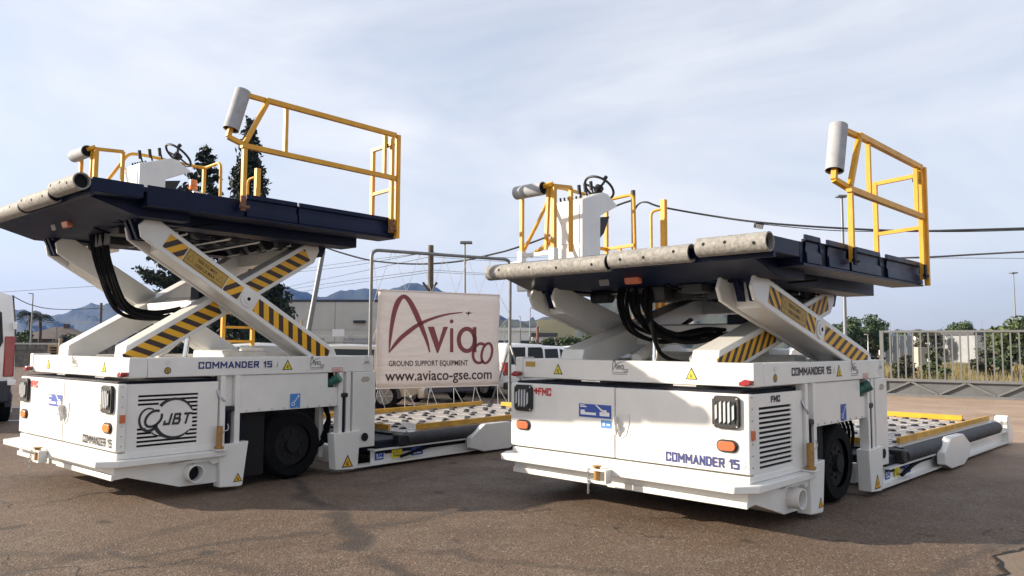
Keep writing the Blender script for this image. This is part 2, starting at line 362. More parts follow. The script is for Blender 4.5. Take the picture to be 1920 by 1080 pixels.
def clip(poly, lo, hi):
    def half(P, ax, val, keep):
        o = []
        for i in range(len(P)):
            a, b = P[i], P[(i + 1) % len(P)]; ia, ib = keep(a[ax]), keep(b[ax])
            if ia: o.append(a)
            if ia != ib:
                t = (val - a[ax]) / (b[ax] - a[ax]); o.append((a[0] + (b[0] - a[0]) * t, a[1] + (b[1] - a[1]) * t))
        return o
    for ax in (0, 1):
        poly = half(poly, ax, lo[ax], lambda q: q >= lo[ax]) if poly else poly
        poly = half(poly, ax, hi[ax], lambda q: q <= hi[ax]) if poly else poly
    return poly

# ------------------------------------------------------------------ ground and terrain
m = MB(); m.poly([(-2400, -120, 0), (2400, -120, 0), (2400, 2300, 0), (-2400, 2300, 0)])
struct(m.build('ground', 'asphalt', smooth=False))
m = MB()   # rough field beyond the gate and the land behind the yard
m.poly([(8, 27, .004), (34, 23, .004), (400, 60, .004), (400, 620, .004), (-420, 620, .004), (-420, 70, .004), (-60, 66, .004), (-8, 68, .004), (8, 60, .004)])
struct(m.build('field', 'soil', smooth=False))
m = MB()
m.poly([(-2400, 621, .006), (2400, 621, .006), (2400, 2290, .006), (-2400, 2290, .006)])
struct(m.build('plain', 'far_land', smooth=False))
def slab(name, edge, mt, z):
    m = MB(); m.poly([(x, y, z) for x, y in edge]); return struct(m.build(name, mt, smooth=False))
rnd = random.Random(3); e0, e1 = Vector((2.0, 4.07)), Vector((6.0, 7.95)); e = []
for i in range(41):
    p = e0.lerp(e1, i / 40); q = rnd.uniform(-.035, .035) + .05 * math.sin(i * .7); e.append((p.x + q, p.y - q))
slab('concrete_slab', e + [(14, 9.5), (14, 0), (2.2, 0)], 'slab_concrete', .008)
m = MB()
for i in range(40):
    a, b = e[i], e[i + 1]; w1, w2 = rnd.uniform(.008, .03), rnd.uniform(.008, .03)
    m.poly([(a[0] - w1, a[1] + w1, .010), (b[0] - w2, b[1] + w2, .010), (b[0] + .004, b[1] - .004, .010), (a[0] + .004, a[1] - .004, .010)])
struct(m.build('slab_joint', 'void', smooth=False))
# white bay lines painted on the yard
for k, (x0, y0, x1, y1, w) in enumerate(((-16, 14.6, -8.6, 14.9, .12), (-3.0, 19.0, 1.5, 19.6, .12), (-16, 17.5, -9, 17.9, .12), (-1, 22.0, 6, 22.6, .12))):
    m = MB(); d = Vector((x1 - x0, y1 - y0)).normalized(); nx, ny = -d.y * w / 2, d.x * w / 2
    m.poly([(x0 - nx, y0 - ny, .005), (x1 - nx, y1 - ny, .005), (x1 + nx, y1 + ny, .005), (x0 + nx, y0 + ny, .005)])
    struct(m.build('painted_line', 'white_worn', smooth=False))

def ridge(name, prof, D, depth, mt, amp, seed, step=9, sub=9, lift=0):
    """terrain whose skyline follows a profile of (pixel x, pixel y), D metres away"""
    rn = random.Random(seed); xs = []; x = prof[0][0]
    while x <= prof[-1][0]: xs.append(x); x += step
    ph = [rn.uniform(0, 6.28) for _ in range(8)]
    def hgt(x):
        for (a, ya), (b, yb) in zip(prof, prof[1:]):
            if a <= x <= b: t = (x - a) / (b - a); t = t * t * (3 - 2 * t); return ya + (yb - ya) * t
        return prof[-1][1]
    V = []; n = sub * 2 + 1
    for x in xs:
        top = W(x, hgt(x), D); dirv = Vector((top.x, top.y, 0)).normalized(); H = max(top.z, .5)
        wob = sum(math.sin(x * f + p) * a for f, p, a in ((.11, ph[0], .5), (.23, ph[1], .3), (.047, ph[2], .9)))
        for k in range(n):
            t = (k - sub) / sub; rr = 1 - abs(t); g = rr ** 1.25
            z = H * g + (amp * rr * (1 - rr) * 4 * (math.sin(x * .09 + k * 1.3 + ph[3]) + wob * .6) if k != sub else amp * .06 * math.sin(x * .31 + ph[4]))
            p = Vector((top.x, top.y, 0)) + dirv * (t * depth + (wob * depth * .05 * rr)); V.append((p.x, p.y, max(z, -1.0) if rr > 0 else -1.0))
    m = MB(); m.add(V, [(i * n + k, (i + 1) * n + k, (i + 1) * n + k + 1, i * n + k + 1) for i in range(len(xs) - 1) for k in range(n - 1)])
    o = m.build(name, mt); o.data.set_sharp_from_angle(angle=R(180)); return struct(o)
ridge('mountain_range', [(-900, 600), (-300, 575), (-60, 584), (25, 580), (55, 584), (85, 592), (115, 590), (150, 577), (172, 568), (190, 572), (208, 570), (222, 564), (255, 577), (300, 592), (360, 585), (430, 560), (520, 541), (538, 538), (562, 546), (605, 556), (640, 546), (690, 542), (735, 540), (775, 530), (800, 537), (845, 548), (900, 572), (960, 600), (1050, 622), (1300, 634), (1900, 636), (3200, 625)], 1500, 480, 'mountain', 16, 5)
ridge('hill', [(820, 640), (880, 600), (915, 592), (950, 600), (985, 604), (1030, 594), (1070, 583), (1118, 566), (1150, 560), (1210, 558), (1280, 566), (1340, 574), (1400, 588), (1460, 612), (1530, 638), (1560, 645)], 520, 190, 'hill', 4, 9, step=4)

# ------------------------------------------------------------------ the cargo loaders
TRI = [(-.5, 0), (.5, 0), (0, .9)]
def triangle_sticker(par, o, right, up, s, border='text_black', fill='sticker_yellow'):
    def sc(k): return [((x) * s * k, (y * s - .28 * s) * k + .28 * s) for x, y in TRI]
    fig = [([(-.05 * s, .14 * s), (.10 * s, .14 * s), (.10 * s, .22 * s), (-.05 * s, .22 * s)], 2), ([(-.12 * s, .17 * s), (-.07 * s, .17 * s), (-.02 * s, .44 * s), (-.07 * s, .44 * s)], 2), ([(.0, .24 * s), (.06 * s, .24 * s), (.08 * s, .40 * s), (.02 * s, .40 * s)], 2)]
    return flat('warning_sticker', [(sc(1), 0), (sc(.74), 1)] + fig, [border, fill, border], par, o, right, up)
def small_logo(par, o, right, up, s):
    P = []
    P += [(q, 0) for q in stroke(spline2([(0, 0, .02), (.05, .42, .05), (.13, .72, .06), (.22, .5, .06), (.32, .08, .03)], 3))]
    P += [(q, 0) for q in stroke(spline2([(0, 0, .02), (.2, .28, .05), (.5, .5, .04), (.8, .56, .02)], 3))]
    P += [(q, 0) for q in stroke([(.36, .36, .05), (.43, .1, .05)])] + [(q, 0) for q in stroke([(.43, .1, .05), (.5, .36, .05)])] + [(q, 0) for q in stroke([(.57, .1, .05), (.57, .36, .05)])]
    P += [(q, 0) for q in stroke(arc(.73, .23, .09, .12, 0, 360, .045, 14))] + [(q, 0) for q in stroke([(.82, .1, .045), (.82, .37, .045)])]
    P += [(q, 0) for q in stroke(arc(.93, .04, .07, .09, 50, 310, .035, 10))] + [(q, 0) for q in stroke(arc(1.08, .04, .07, .09, 0, 360, .035, 12))]
    P += [([(0, -.10), (1.1, -.10), (1.1, -.07), (0, -.07)], 0), ([(0, -.2), (1.1, -.2), (1.1, -.17), (0, -.17)], 0)]
    P = [([(x * s, y * s) for x, y in q], k) for q, k in P]
    return flat('logo_sticker', P, ['text_grey'], par, o, right, up)
def rect(x0, y0, x1, y1): return [(x0, y0), (x1, y0), (x1, y1), (x0, y1)]
FR, UP, SD = (1, 0, 0), (0, 0, 1), (0, 1, 0)

def headlight(par, u, v, w):
    h = MB(); a, b = .118, .128; c = .03
    h.prism([(u - a, w - b + c), (u - a + c, w - b), (u + a - c, w - b), (u + a, w - b + c), (u + a, w + b - c), (u + a - c, w + b), (u - a + c, w + b), (u - a, w + b - c)], 'v', v - .03, v)
    o = h.build('headlight', 'black', par, bevel=.006)
    d = MB(); d.box(u - .085, u + .085, v - .036, v - .0305, w - .085, w + .085); d.build('reflector', 'window_dark', o)
    for k in range(5):
        x = u - .074 + k * .037; g = MB()
        hh = .088 if k in (1, 2, 3) else .062
        g.prism([(x - .009, w - hh), (x + .009, w - hh + .015), (x + .009, w + hh), (x - .009, w + hh - .015)], 'v', v - .046, v - .037); g.build('guard_bar', 'lens', o)
    for sx in (-1, 1):
        for sz in (-1, 1):
            g = MB(); g.cyl((u + sx * .1, v - .036, w + sz * .108), (u + sx * .1, v - .03, w + sz * .108), .008, 8); g.build('bolt', 'steel', o)
def oval_marker(par, u, v, w, mt):
    def ov(a, b): 
        return [(u + (a - b) * sx + b * math.cos(t), w + b * math.sin(t)) for sx, r0 in ((1, -90), (-1, 90)) for t in [R(r0 + 180 * i / 8) for i in range(9)]]
    h = MB(); h.prism(ov(.092, .05), 'v', v - .012, v); o = h.build('marker_lamp', 'black', par)
    g = MB(); g.prism(ov(.078, .037), 'v', v - .026, v - .0125); g.build('lens', mt, o, bevel=.006)

def arm_profile(L_, d, clevis):
    h = d / 2
    if clevis: return [(-.05, -h * .25), (-.02, h * .75), (.06, h), (L_ - .04, h), (L_ + .03, h * .6), (L_ + .03, -h * .9), (L_ - .05, -h), (.24, -h), (.03, -h * .95)]
    return [(.04, -h * .9), (.02, h * .1), (.10, h), (L_ - .16, h), (L_ + .0, h * .8), (L_ + .06, h * .3), (L_ + .03, -h * .3), (L_ - .1, -h), ]

def make_loader(kind, pose, dv, dw, theta, label):
    LEFT = kind == 'L'
    root = empty('cargo_loader', (pose[0], pose[1], 0), pose[2]); tag(root, label, 'cargo loader', 'cargo loaders parked side by side in the yard')
    P = root
    def b(name, mt, *boxes, bevel=.004, parent=None):
        q = MB()
        for x in boxes: q.box(*x)
        return q.build(name, mt, parent or P, bevel=bevel)
    # --- engine compartment
    b('engine_housing', 'white', (.02, 2.545, .087, .99, .40, 1.085))
    b('housing_top', 'navy_matt', (.06, 2.5, .03, .95, 1.086, 1.13), bevel=.01)
    dl = b('door', 'white', (0, 1.286, 0, .085, .49, 1.11), bevel=.012)
    dr = b('door', 'white', (1.296, 2.58, 0, .085, .49, 1.11), bevel=.012)
    q = MB(); q.prism([(1.305, .885), (1.315, .70), (1.35, .66), (1.42, .70), (1.45, .80), (1.455, .885)], 'v', -.006, .0); hnd = q.build('handle_recess', 'white_worn', dr, bevel=.004)
    q = MB(); q.prism([(-.006, .855), (-.055, .86), (-.065, .83), (-.04, .70), (-.025, .69), (-.006, .74)], 'u', 1.318, 1.332); q.prism([(-.006, .76), (-.05, .80), (-.05, .76), (-.006, .70)], 'u', 1.352, 1.36); q.build('handle', 'white_worn', dr, bevel=.003)
    headlight(P, .19, 0, .965); headlight(P, 2.39, 0, .965)
    oval_marker(P, .18, 0, .70, 'amber' if LEFT else 'amber_dull'); oval_marker(P, 2.39, 0, .70, 'amber' if LEFT else 'amber_dull')
    b('side_marker', 'amber_dull', (2.581, 2.595, .02, .07, .755, .83))
    glyphs('lettering', 'COMMANDER 15 i', 'text_navy' if not LEFT else 'text_black', dr, (1.82, -.004, .525), FR, UP, .73, .078)
    glyphs('lettering', 'FMC', 'logo_red', dl, (.375, -.004, 1.00), FR, UP, .165, .072, .24)
    flat('logo_cross', [(rect(-.03, -.008, .03, .012), 0), (rect(-.01, -.03, .012, .03), 0)], ['logo_red'], dl, (.348, -.004, 1.04), FR, UP)
    flat('instruction_sticker', [(rect(0, 0, .37, .12), 0), (rect(.02, .022, .2, .045), 1), (rect(.02, .045, .07, .065), 1), ([(.19, .115), (.20, .12), (.31, .05), (.29, .04)], 1), (rect(.24, .02, .35, .055), 1), (rect(.27, .055, .32, .075), 1), (rect(.015, .09, .09, .1), 1), (rect(.015, .105, .07, .112), 1)], ['sticker_blue', 'sticker_white'], dl, (.885, -.004, .83), FR, UP)
    flat('instruction_sticker', [(rect(0, 0, .115, .07), 0), (rect(.02, .02, .045, .045), 1), (rect(.065, .025, .1, .04), 1)], ['sticker_cyan', 'sticker_white'], dl, (1.14, -.004, .745), FR, UP)
    # --- vented side panel with real slots
    v0, v1, w0, w1 = .088, .985, .44, 1.105; rows = 13; ws, we = .50, 1.0; pitch = (we - ws) / rows
    q = MB(); A, B = .19, .775; u0, u1 = 2.546, 2.562
    q.box(u0, u1, v0, A, w0, w1); q.box(u0, u1, B, v1, w0, w1); q.box(u0, u1, A, B, w0, ws); q.box(u0, u1, A, B, we, w1)
    full = {i: [(0, 1)] for i in range(13)}
    part = {2: [(0, .34), (.8, 1)], 3: [(.87, 1)], 4: [(.905, 1)], 5: [(.905, 1)], 6: [(.905, 1)], 7: [(.905, 1)], 8: [(0, .14), (.905, 1)], 9: [(0, .24), (.86, 1)], 10: [(0, .34), (.8, 1)]}
    for i in range(13):
        top = we - i * pitch; hs = pitch * (.54 if LEFT else .56)
        q.box(u0, u1, A, B, top - pitch, top - hs)
        sl = part.get(i, full[i]) if LEFT else full[i]; x = 0
        for s0, s1 in sl + [(1, 1)]:
            if s0 > x: q.box(u0, u1, A + (B - A) * x, A + (B - A) * s0, top - hs, top)
            x = s1
    pan = q.build('vent_panel', 'white', P)
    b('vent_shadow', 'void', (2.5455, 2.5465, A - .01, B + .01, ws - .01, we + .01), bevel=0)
    if LEFT:
        S = .001417
        L_ = []
        cx, cy = .352, .262
        L_ += stroke(arc(cx, cy, .19, .19, 24, 138, .016, 26, w1=.032)); L_ += stroke(arc(cx, cy, .195, .18, 195, 318, .040, 26, w1=.014))
        L_ += stroke(arc(.105, .268, .088, .105, 60, 330, .014, 26, w1=.030)); L_ += stroke(arc(.15, .275, .088, .062, 15, 345, .024, 34, tilt=.7))
        L_ += stroke(arc(.30, .15, .16, .05, 185, 255, .012, 10))
        flat('ring_logo', [(p, 0) for p in L_], ['text_black'], pan, (u1 + .003, A, ws), SD, UP)
        glyphs('lettering', 'JBT', 'text_black', pan, (u1 + .004, A + .235, ws + .205), SD, UP, .265, .11, .2, .3)
    else:
        glyphs('lettering', 'FMC', 'text_black', pan, (u1 + .004, .40, 1.03), SD, UP, .16, .052, .24)
    for k in range(7): b('hinge_bolt', 'steel', (2.5805, 2.587, .035, .045, .54 + k * .09, .55 + k * .09), bevel=0)
    # --- sill, bumper, skirt
    b('sill', 'white', (.015, 2.57, .012, 1.0, .421, .475), bevel=.006)
    q = MB(); q.prism([(.01, -.15), (2.52, -.15), (2.65, 0), (2.65, 1.04), (-.07, 1.04), (-.07, 0)], 'w', .36, .42); q.build('bumper', 'white', P, bevel=.008)
    q = MB(); q.prism([(0, .24), (0, .36), (1.02, .36), (1.02, .095), (.62, .10), (.12, .25)], 'u', .055, 2.555); q.build('skirt', 'white', P, bevel=.004)
    b('skirt_strip', 'white', (.055, 1.02, -.022, -.0, .235, .285), (1.22, 2.56, -.022, 0, .235, .285))
    q = MB(); q.pipe((2.45, .73, .225), (2.665, .73, .225), .085, .076, 22); q.build('exhaust_pipe', 'white_worn', P)
    q = MB(); q.cyl((2.556, .73, .225), (2.56, .73, .225), .075, 20); q.build('exhaust_bore', 'void', P)
    q = MB(); q.prism([(.50, .33), (.98, .37), (1.02, .34), (1.0, .30), (.93, .285), (.9, .32)], 'u', 2.556, 2.60); q.build('gusset', 'white', P)
    # tow hitch with its pin and chain
    h = b('tow_hitch', 'white', (1.16, 1.37, -.235, -.152, .40, .418), (1.16, 1.37, -.235, -.152, .30, .318), (1.355, 1.37, -.235, -.152, .3185, .3995), bevel=.003)
    q = MB(); q.cyl((1.25, -.205, .30), (1.25, -.205, .435), .028, 14); q.cyl((1.25, -.205, .435), (1.25, -.205, .445), .042, 14); q.build('pin', 'brass', h)
    q = MB()
    for k in range(8):
        c = Vector((1.185, -.245, .40 - k * .026)); q.tube([c + (Vector((math.cos(t) * .009, 0, math.sin(t) * .019)) if k % 2 else Vector((0, math.cos(t) * .009, math.sin(t) * .019))) for t in [6.283 * i / 8 for i in range(8)]], .0035, 5, True)
    q.build('chain', 'steel', h)
    # --- chassis frame with beams
    fb = b('frame_beam', 'white', (.0805, 2.578, .09, .26, 1.16, 1.35), bevel=.008)
    sb = b('frame_beam', 'white', (2.40, 2.58, .262, 2.96, 1.161, 1.349), bevel=.008)
    b('frame_beam', 'white', (.0805, .26, .262, 2.96, 1.161, 1.349), bevel=.008)
    b('frame_beam', 'white', (.262, 2.398, 2.76, 2.955, 1.165, 1.345), bevel=.008)
    b('frame_end_cap', 'white', (-.02, .078, .085, .27, 1.155, 1.365), bevel=.01)
    for ua in (.85, 1.85): b('frame_pad', 'steel', (ua, ua + .22, .075, .2, 1.148, 1.159), bevel=0)
    for u in (.03, 2.53):
        q = MB(); q.prism([(u - .05, 1.175), (u - .05, 1.2), (u, 1.225), (u + .05, 1.215), (u + .05, 1.185), (u, 1.17)], 'v', .02, .085); q.build('corner_lamp', 'red_lamp', P, bevel=.006)
    triangle_sticker(fb, (.55, .0875, 1.205), FR, UP, .115); triangle_sticker(fb, (2.02, .0875, 1.205), FR, UP, .115)
    small_logo(fb, (1.20, .0875, 1.255), FR, UP, .15)
    flat('plate_sticker', [(rect(0, 0, .13, .05), 0)], ['plate_gold' if not LEFT else 'sticker_white'], fb, (.12, .0875, 1.27), FR, UP)
    glyphs('lettering', 'COMMANDER 15 i', 'text_navy' if LEFT else 'text_black', sb, (2.5825, .755, 1.235), SD, UP, .90, .068)
    triangle_sticker(sb, (2.5825, 1.77, 1.205), SD, UP, .125); small_logo(sb, (2.5825, 2.06, 1.235), SD, UP, .16)
    text('lettering', 'DIESEL', 'logo_red', sb, (2.5825, 2.375, 1.178), SD, UP, .11, .022, .01)
    flat('label_rim', [(rect(0, 0, .15, .006), 0), (rect(0, .044, .15, .05), 0), (rect(0, 0, .006, .05), 0), (rect(.144, 0, .15, .05), 0)], ['logo_red'], sb, (2.5825, 2.355, 1.165), SD, UP)
    flat('round_sticker', [(disc(0, 0, .034, 16), 0), (disc(0, 0, .026, 16), 1)] + [(p, 2) for p in stroke(arc(0, .007, .009, .008, 40, 270, .005, 8))] + [(p, 2) for p in stroke(arc(0, -.009, .009, .008, 220, 450, .005, 8))], ['text_black', 'plate_gold', 'text_black'], sb, (2.5825, .45, 1.225), SD, UP)
    q = MB(); q.cyl((2.579, .45, 1.30), (2.586, .45, 1.30), .022, 14); q.build('pin_boss', 'white_worn', sb)
    flat('drop_mark', [(disc(0, 0, .055, 16, .055), 0), ([(-.05, .02), (.05, .02), (0, .13)], 0)], ['white_worn'], sb, (2.5825, 2.86, 1.235), SD, UP)
    # --- legs: two columns with jack cylinders and flared foot housings, both sides
    for sgn, cu in ((1, 2.59), (-1, -.01)):
        def bx(a, bb, *r): 
            x0, x1 = cu - sgn * a, cu - sgn * bb; return (min(x0, x1), max(x0, x1), *r)
        for (va, vb, r0) in ((1.0, 1.216, .47), (2.452, 2.62, .47)):
            col = b('leg_column', 'white', bx(0, .09, va, va + .052, r0 - .02, 1.16), bx(0, .09, vb - .06, vb, r0 - .02, 1.16), bx(.055, .09, va + .053, vb - .061, r0 - .02, 1.16), bevel=.003)
            q = MB(); cv = (va + vb - .01) / 2; q.cyl((cu - sgn * .03, cv, .40), (cu - sgn * .03, cv, .80 if va < 2 else .87), .028, 12); jk = q.build('jack_cylinder', 'navy_matt', P)
            q = MB(); q.box(*bx(-.008, .05, cv - .05, cv + .05, (.80 if va < 2 else .87), (.80 if va < 2 else .87) + .05)); q.build('jack_lug', 'black', jk, bevel=.01)
        b('leg_column', 'white', bx(-.004, .11, 2.655, 2.985, .27, 1.158), bevel=.006)
        for (pts, va) in (([(.99, .47), (1.305, .485), (1.25, .045), (1.215, .035), (1.0, .05)], 1), ([(2.375, .465), (2.75, .475), (2.72, .045), (2.66, .035), (2.41, .055)], 2)):
            q = MB(); x0, x1 = cu + sgn * .028, cu - sgn * .10; q.prism(pts, 'u', min(x0, x1), max(x0, x1)); ft = q.build('jack_foot', 'white', P, bevel=.006)
            if sgn > 0: triangle_sticker(ft, (x0 + .003, 1.195 if va == 1 else 2.57, .085 if va == 1 else .07), SD, UP, .10 if va == 1 else .16, fill='hazard_yellow')
    q = MB(); q.cyl((2.60, 2.83, .39), (2.604, 2.83, .39), .05, 16); q.build('cable_port', 'void', P)
    q = MB(); q.prism([(2.76, 1.055), (2.79, 1.04), (2.87, 1.04), (2.9, 1.07), (2.87, 1.10), (2.79, 1.10)], 'u', 2.594, 2.5965); q.build('lifting_slot', 'concrete_pale', P)
    q = MB(); q.cyl((2.63, .975, .422), (2.63, .975, .66), .03, 14); q.cyl((2.63, .975, .44), (2.63, .975, .46), .045, 14); tp = q.build('tie_down_pin', 'brass', P)
    q = MB(); q.tube(bent([(2.63, 1.0, .60), (2.66, 1.06, .62), (2.65, 1.05, .68)], .03), .006, 6); q.build('pin_ring', 'steel', tp)
    b('pin_bracket', 'white', (2.57, 2.69, .92, 1.03, .4215, .436))
    q = MB()
    for k in range(3): q.tube(smoothpath([(2.565, .965 + k * .012, 1.02), (2.585, .99 + k * .012, .95), (2.59, 1.03 + k * .012, .90)], 4), .006, 6)
    q.build('door_stay', 'steel', P)
    # --- hydraulic bay between the legs
    q = MB(); q.prism([(1.218, .77), (2.45, .775), (2.45, .99), (2.315, .99), (2.315, 1.158), (1.218, 1.158)], 'u', 2.535, 2.565); bay = q.build('bay_panel', 'white', P, bevel=.004)
    for k in range(8): 
        q = MB(); q.cyl((2.565, 1.30 + k * .15, .792), (2.571, 1.30 + k * .15, .792), .009, 8); q.build('bolt', 'steel', bay)
    flat('jack_sticker', [(rect(0, 0, .13, .155), 0)] + [(p, 1) for p in stroke([(.05, .06, .008), (.11, .13, .008)])] + [(p, 1) for p in stroke(arc(.04, .045, .018, .018, 0, 360, .007, 12))] + [([(.115, .14), (.09, .135), (.112, .112)], 1)], ['sticker_blue' if not LEFT else 'sticker_cyan', 'sticker_white'], bay, (2.569, 1.82, .785), SD, UP)
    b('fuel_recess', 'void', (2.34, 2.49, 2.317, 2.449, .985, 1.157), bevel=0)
    q = MB(); q.cyl((2.45, 2.33, 1.0), (2.60, 2.42, 1.09), .045, 14); q.cyl((2.58, 2.41, 1.08), (2.62, 2.435, 1.105), .055, 14); fn = q.build('fuel_filler', 'green_cap', P)
    q = MB()
    for k in range(3): q.tube(smoothpath([(2.45, 2.29 + k * .03, .99), (2.52, 2.33 + k * .03, 1.04), (2.55, 2.39 + k * .03, 1.11)], 4), .012, 7)
    q.build('filler_hose', 'steel' if LEFT else 'black', fn)
    b('chassis_box', 'navy_matt', (.45, 1.95, 1.03, 2.7, .30, .98), (.1, 2.35, 1.25, 1.62, .80, 1.10), (.25, 2.2, 1.62, 2.38, .82, .86), bevel=.02)
    b('inner_wing', 'white_worn', (.4, 2.3, 2.40, 2.46, .16, 1.1), bevel=.01)
    b('axle_guard', 'navy_matt', (2.05, 2.52, 1.225, 1.30, .25, .78), bevel=.02)
    b('bay_shade_plate', 'void', (2.46, 2.50, 1.225, 1.56, .10, .768), bevel=.01)  # near-black plate added to deepen the shade around the wheel
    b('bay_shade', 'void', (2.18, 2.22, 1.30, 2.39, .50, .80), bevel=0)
    b('cross_sill', 'white', (.2, 2.42, 2.52, 2.62, .10, .30), bevel=.01)
    q = MB()
    for k in range(5): q.tube(smoothpath([(2.40 - k * .06, 2.36, .86), (2.44 - k * .05, 2.44 + .03 * k, .62), (2.40 - k * .06, 2.40, .36), (2.3, 2.30 - .03 * k, .28)], 6), .016, 8)
    q.build('drive_hoses', 'rubber', P)
    # wheels
    def wheel(u, v, r, wd, s):
        q = MB(); prof = [(-.5, .60), (-.5, .88), (-.36, .985), (-.1, 1.0), (.1, 1.0), (.36, .985), (.5, .88), (.5, .60)]; n = 36; V = []
        for i in range(n):
            a = 6.28318 * i / n
            for k, (x, rr) in enumerate(prof):
                g = rr * r * ((1 - .03 * (i % 2)) if 1 < k < 6 else 1); V.append((u + x * wd, v + math.cos(a) * g, r + math.sin(a) * g))
        K = len(prof); q.add(V, [(i * K + k, ((i + 1) % n) * K + k, ((i + 1) % n) * K + k + 1, i * K + k + 1) for i in range(n) for k in range(K - 1)])
        t = q.build('wheel', 'rubber', P); t['label'] = 'black ribbed drive wheel'
        q = MB(); q.cyl((u + s * wd * .30, v, r), (u + s * wd * .36, v, r), r * .60, 28); q.cyl((u + s * wd * .2, v, r), (u + s * wd * .55, v, r), r * .22, 18); q.build('rim', 'void', t)
        for k in range(8):
            a = 6.283 * k / 8; q = MB(); c = Vector((u, v + math.cos(a) * r * .36, r + math.sin(a) * r * .36)); q.cyl(c + Vector((s * wd * .36, 0, 0)), c + Vector((s * wd * .45, 0, 0)), r * .035, 6); q.build('wheel_nut', 'black', t)
    wheel(2.36, 1.92, .38, .28, 1); wheel(.22, 1.92, .38, .28, -1)
    wheel(2.2, 6.9, .16, .14, 1); wheel(.4, 6.9, .16, .14, -1)
    # --- scissor lift
    hl = 1.27; ct, st = math.cos(theta), math.sin(theta); v0, wb = .20, 1.30; pv, pw = v0 + hl * ct, wb + hl * st
    def arm(u0, u1, up_front, name):
        L2 = 2 * hl
        if up_front: o2 = (v0, wb + 2 * hl * st); d = (ct, -st)
        else: o2 = (v0, wb); d = (ct, st)
        nrm = (-d[1], d[0])
        f = lambda p: (o2[0] + d[0] * p[0] + nrm[0] * p[1], o2[1] + d[1] * p[0] + nrm[1] * p[1])
        pts = [f(p) for p in arm_profile(L2, .25, up_front)]
        q = MB()
        if up_front:
            q.prism(pts, 'u', u0, u0 + .035); q.prism(pts, 'u', u1 - .035, u1)
            core = [f(p) for p in [(.27, -.105), (.17, .105), (L2 - .05, .105), (L2 - .05, -.105)]]; q.prism(core, 'u', u0 + .0352, u1 - .0352)
        else:
            q.prism(pts, 'u', u0, u1)
        a = q.build(name, 'white', P, bevel=.01)
        return a, o2, d, nrm
    def hazard(a, o2, d, nrm, u, s0, s1, rel, hh=.075, per=.142):
        k = math.tan(R(rel)); polys = [(rect(s0, -hh, s1, hh), 0)]; s = s0 - 2 * hh / abs(k) - per
        while s < s1 + .3:
            sh = 2 * hh / k; pl = clip([(s - sh / 2, -hh), (s + per * .47 - sh / 2, -hh), (s + per * .47 + sh / 2, hh), (s + sh / 2, hh)], (s0, -hh), (s1, hh))
            if len(pl) > 2: polys.append((pl, 1))
            s += per
        flat('hazard_tape', polys, ['hazard_yellow', 'hazard_black'], a, (u + .003, o2[0], o2[1]), (0, d[0], d[1]), (0, nrm[0], nrm[1]))
    aR, oo, dd, nn = arm(2.215, 2.55, True, 'scissor_arm')
    fr_, rr_ = (52, -57) if LEFT else (-39, 42)
    if LEFT: hazard(aR, oo, dd, nn, 2.55, .24, .46, fr_); hazard(aR, oo, dd, nn, 2.55, .98, 1.17, fr_)
    else: hazard(aR, oo, dd, nn, 2.55, .24, .46, fr_); hazard(aR, oo, dd, nn, 2.55, .98, 1.17, fr_)
    hazard(aR, oo, dd, nn, 2.55, 1.38, 2.46, rr_)
    flat('load_plate', [(rect(.47, -.078, .97, .078), 0), (rect(.48, -.068, .96, -.064), 1), (rect(.48, .064, .96, .068), 1), (rect(.48, -.068, .484, .068), 1), (rect(.956, -.068, .96, .068), 1)] + [(p, 1) for c in (.535, .905) for p in stroke([(c - .035, -.03, .006), (c + .035, -.03, .006), (c, .035, .006), (c - .035, -.03, .006)])], ['plate_gold', 'text_black'], aR, (2.553, oo[0], oo[1]), (0, dd[0], dd[1]), (0, nn[0], nn[1]))
    for t_, yy in (('7050 KG MAX', .008), ('15500 LB MAX', -.046)):
        o_ = Vector((2.5556, oo[0], oo[1])) + Vector((0, dd[0], dd[1])) * .60 + Vector((0, nn[0], nn[1])) * yy
        text('lettering', t_, 'text_black', aR, o_, (0, dd[0], dd[1]), (0, nn[0], nn[1]), .245, .034, .008)
    q = MB(); q.cyl((2.545, pv, pw), (2.565, pv, pw), .085, 24); q.cyl((2.565, pv, pw), (2.575, pv, pw), .05, 20); pb = q.build('pivot_boss', 'white', P)
    q = MB(); q.cyl((2.5752, pv, pw), (2.577, pv, pw), .02, 10); q.build('pivot_pin', 'void', pb)
    arm(.10, .435, True, 'scissor_arm')
    iR, oo, dd, nn = arm(1.93, 2.19, False, 'scissor_arm')
    ri = -50 if LEFT else 40
    hazard(iR, oo, dd, nn, 2.19, .02, 1.12, ri); hazard(iR, oo, dd, nn, 2.19, 1.42, 2.40, ri)
    arm(.46, .735, False, 'scissor_arm')
    q = MB(); q.cyl((.1, pv, pw), (2.5, pv, pw), .07, 16); q.build('pivot_shaft', 'white_worn', P)
    for t, hh in ((.86, .10), (1.95, .11)):
        p = Vector((0, v0 + t * hl * ct, wb + t * hl * st)); q = MB()
        q.prism([(p.y - .13, p.z - hh), (p.y + .06, p.z - hh), (p.y + .13, p.z + hh * .2), (p.y + .10, p.z + hh), (p.y - .08, p.z + hh)], 'u', .7352, 1.9298); q.build('cross_member', 'white', P, bevel=.01)
    q = MB(); q.box(.74, 1.92, .55, 1.25, 1.20, 1.33); q.box(.9, 1.75, 1.3, 2.5, 1.15, 1.32); q.box(.5, 2.15, 1.75, 2.05, 1.18, 1.40); q.build('lift_base', 'white_worn', P, bevel=.02)
    b('walkway_box', 'white', (.28, 1.0, 2.0, 2.7, 1.25, 1.42), (1.25, 1.8, 1.95, 2.45, 1.33, 1.46), bevel=.02)
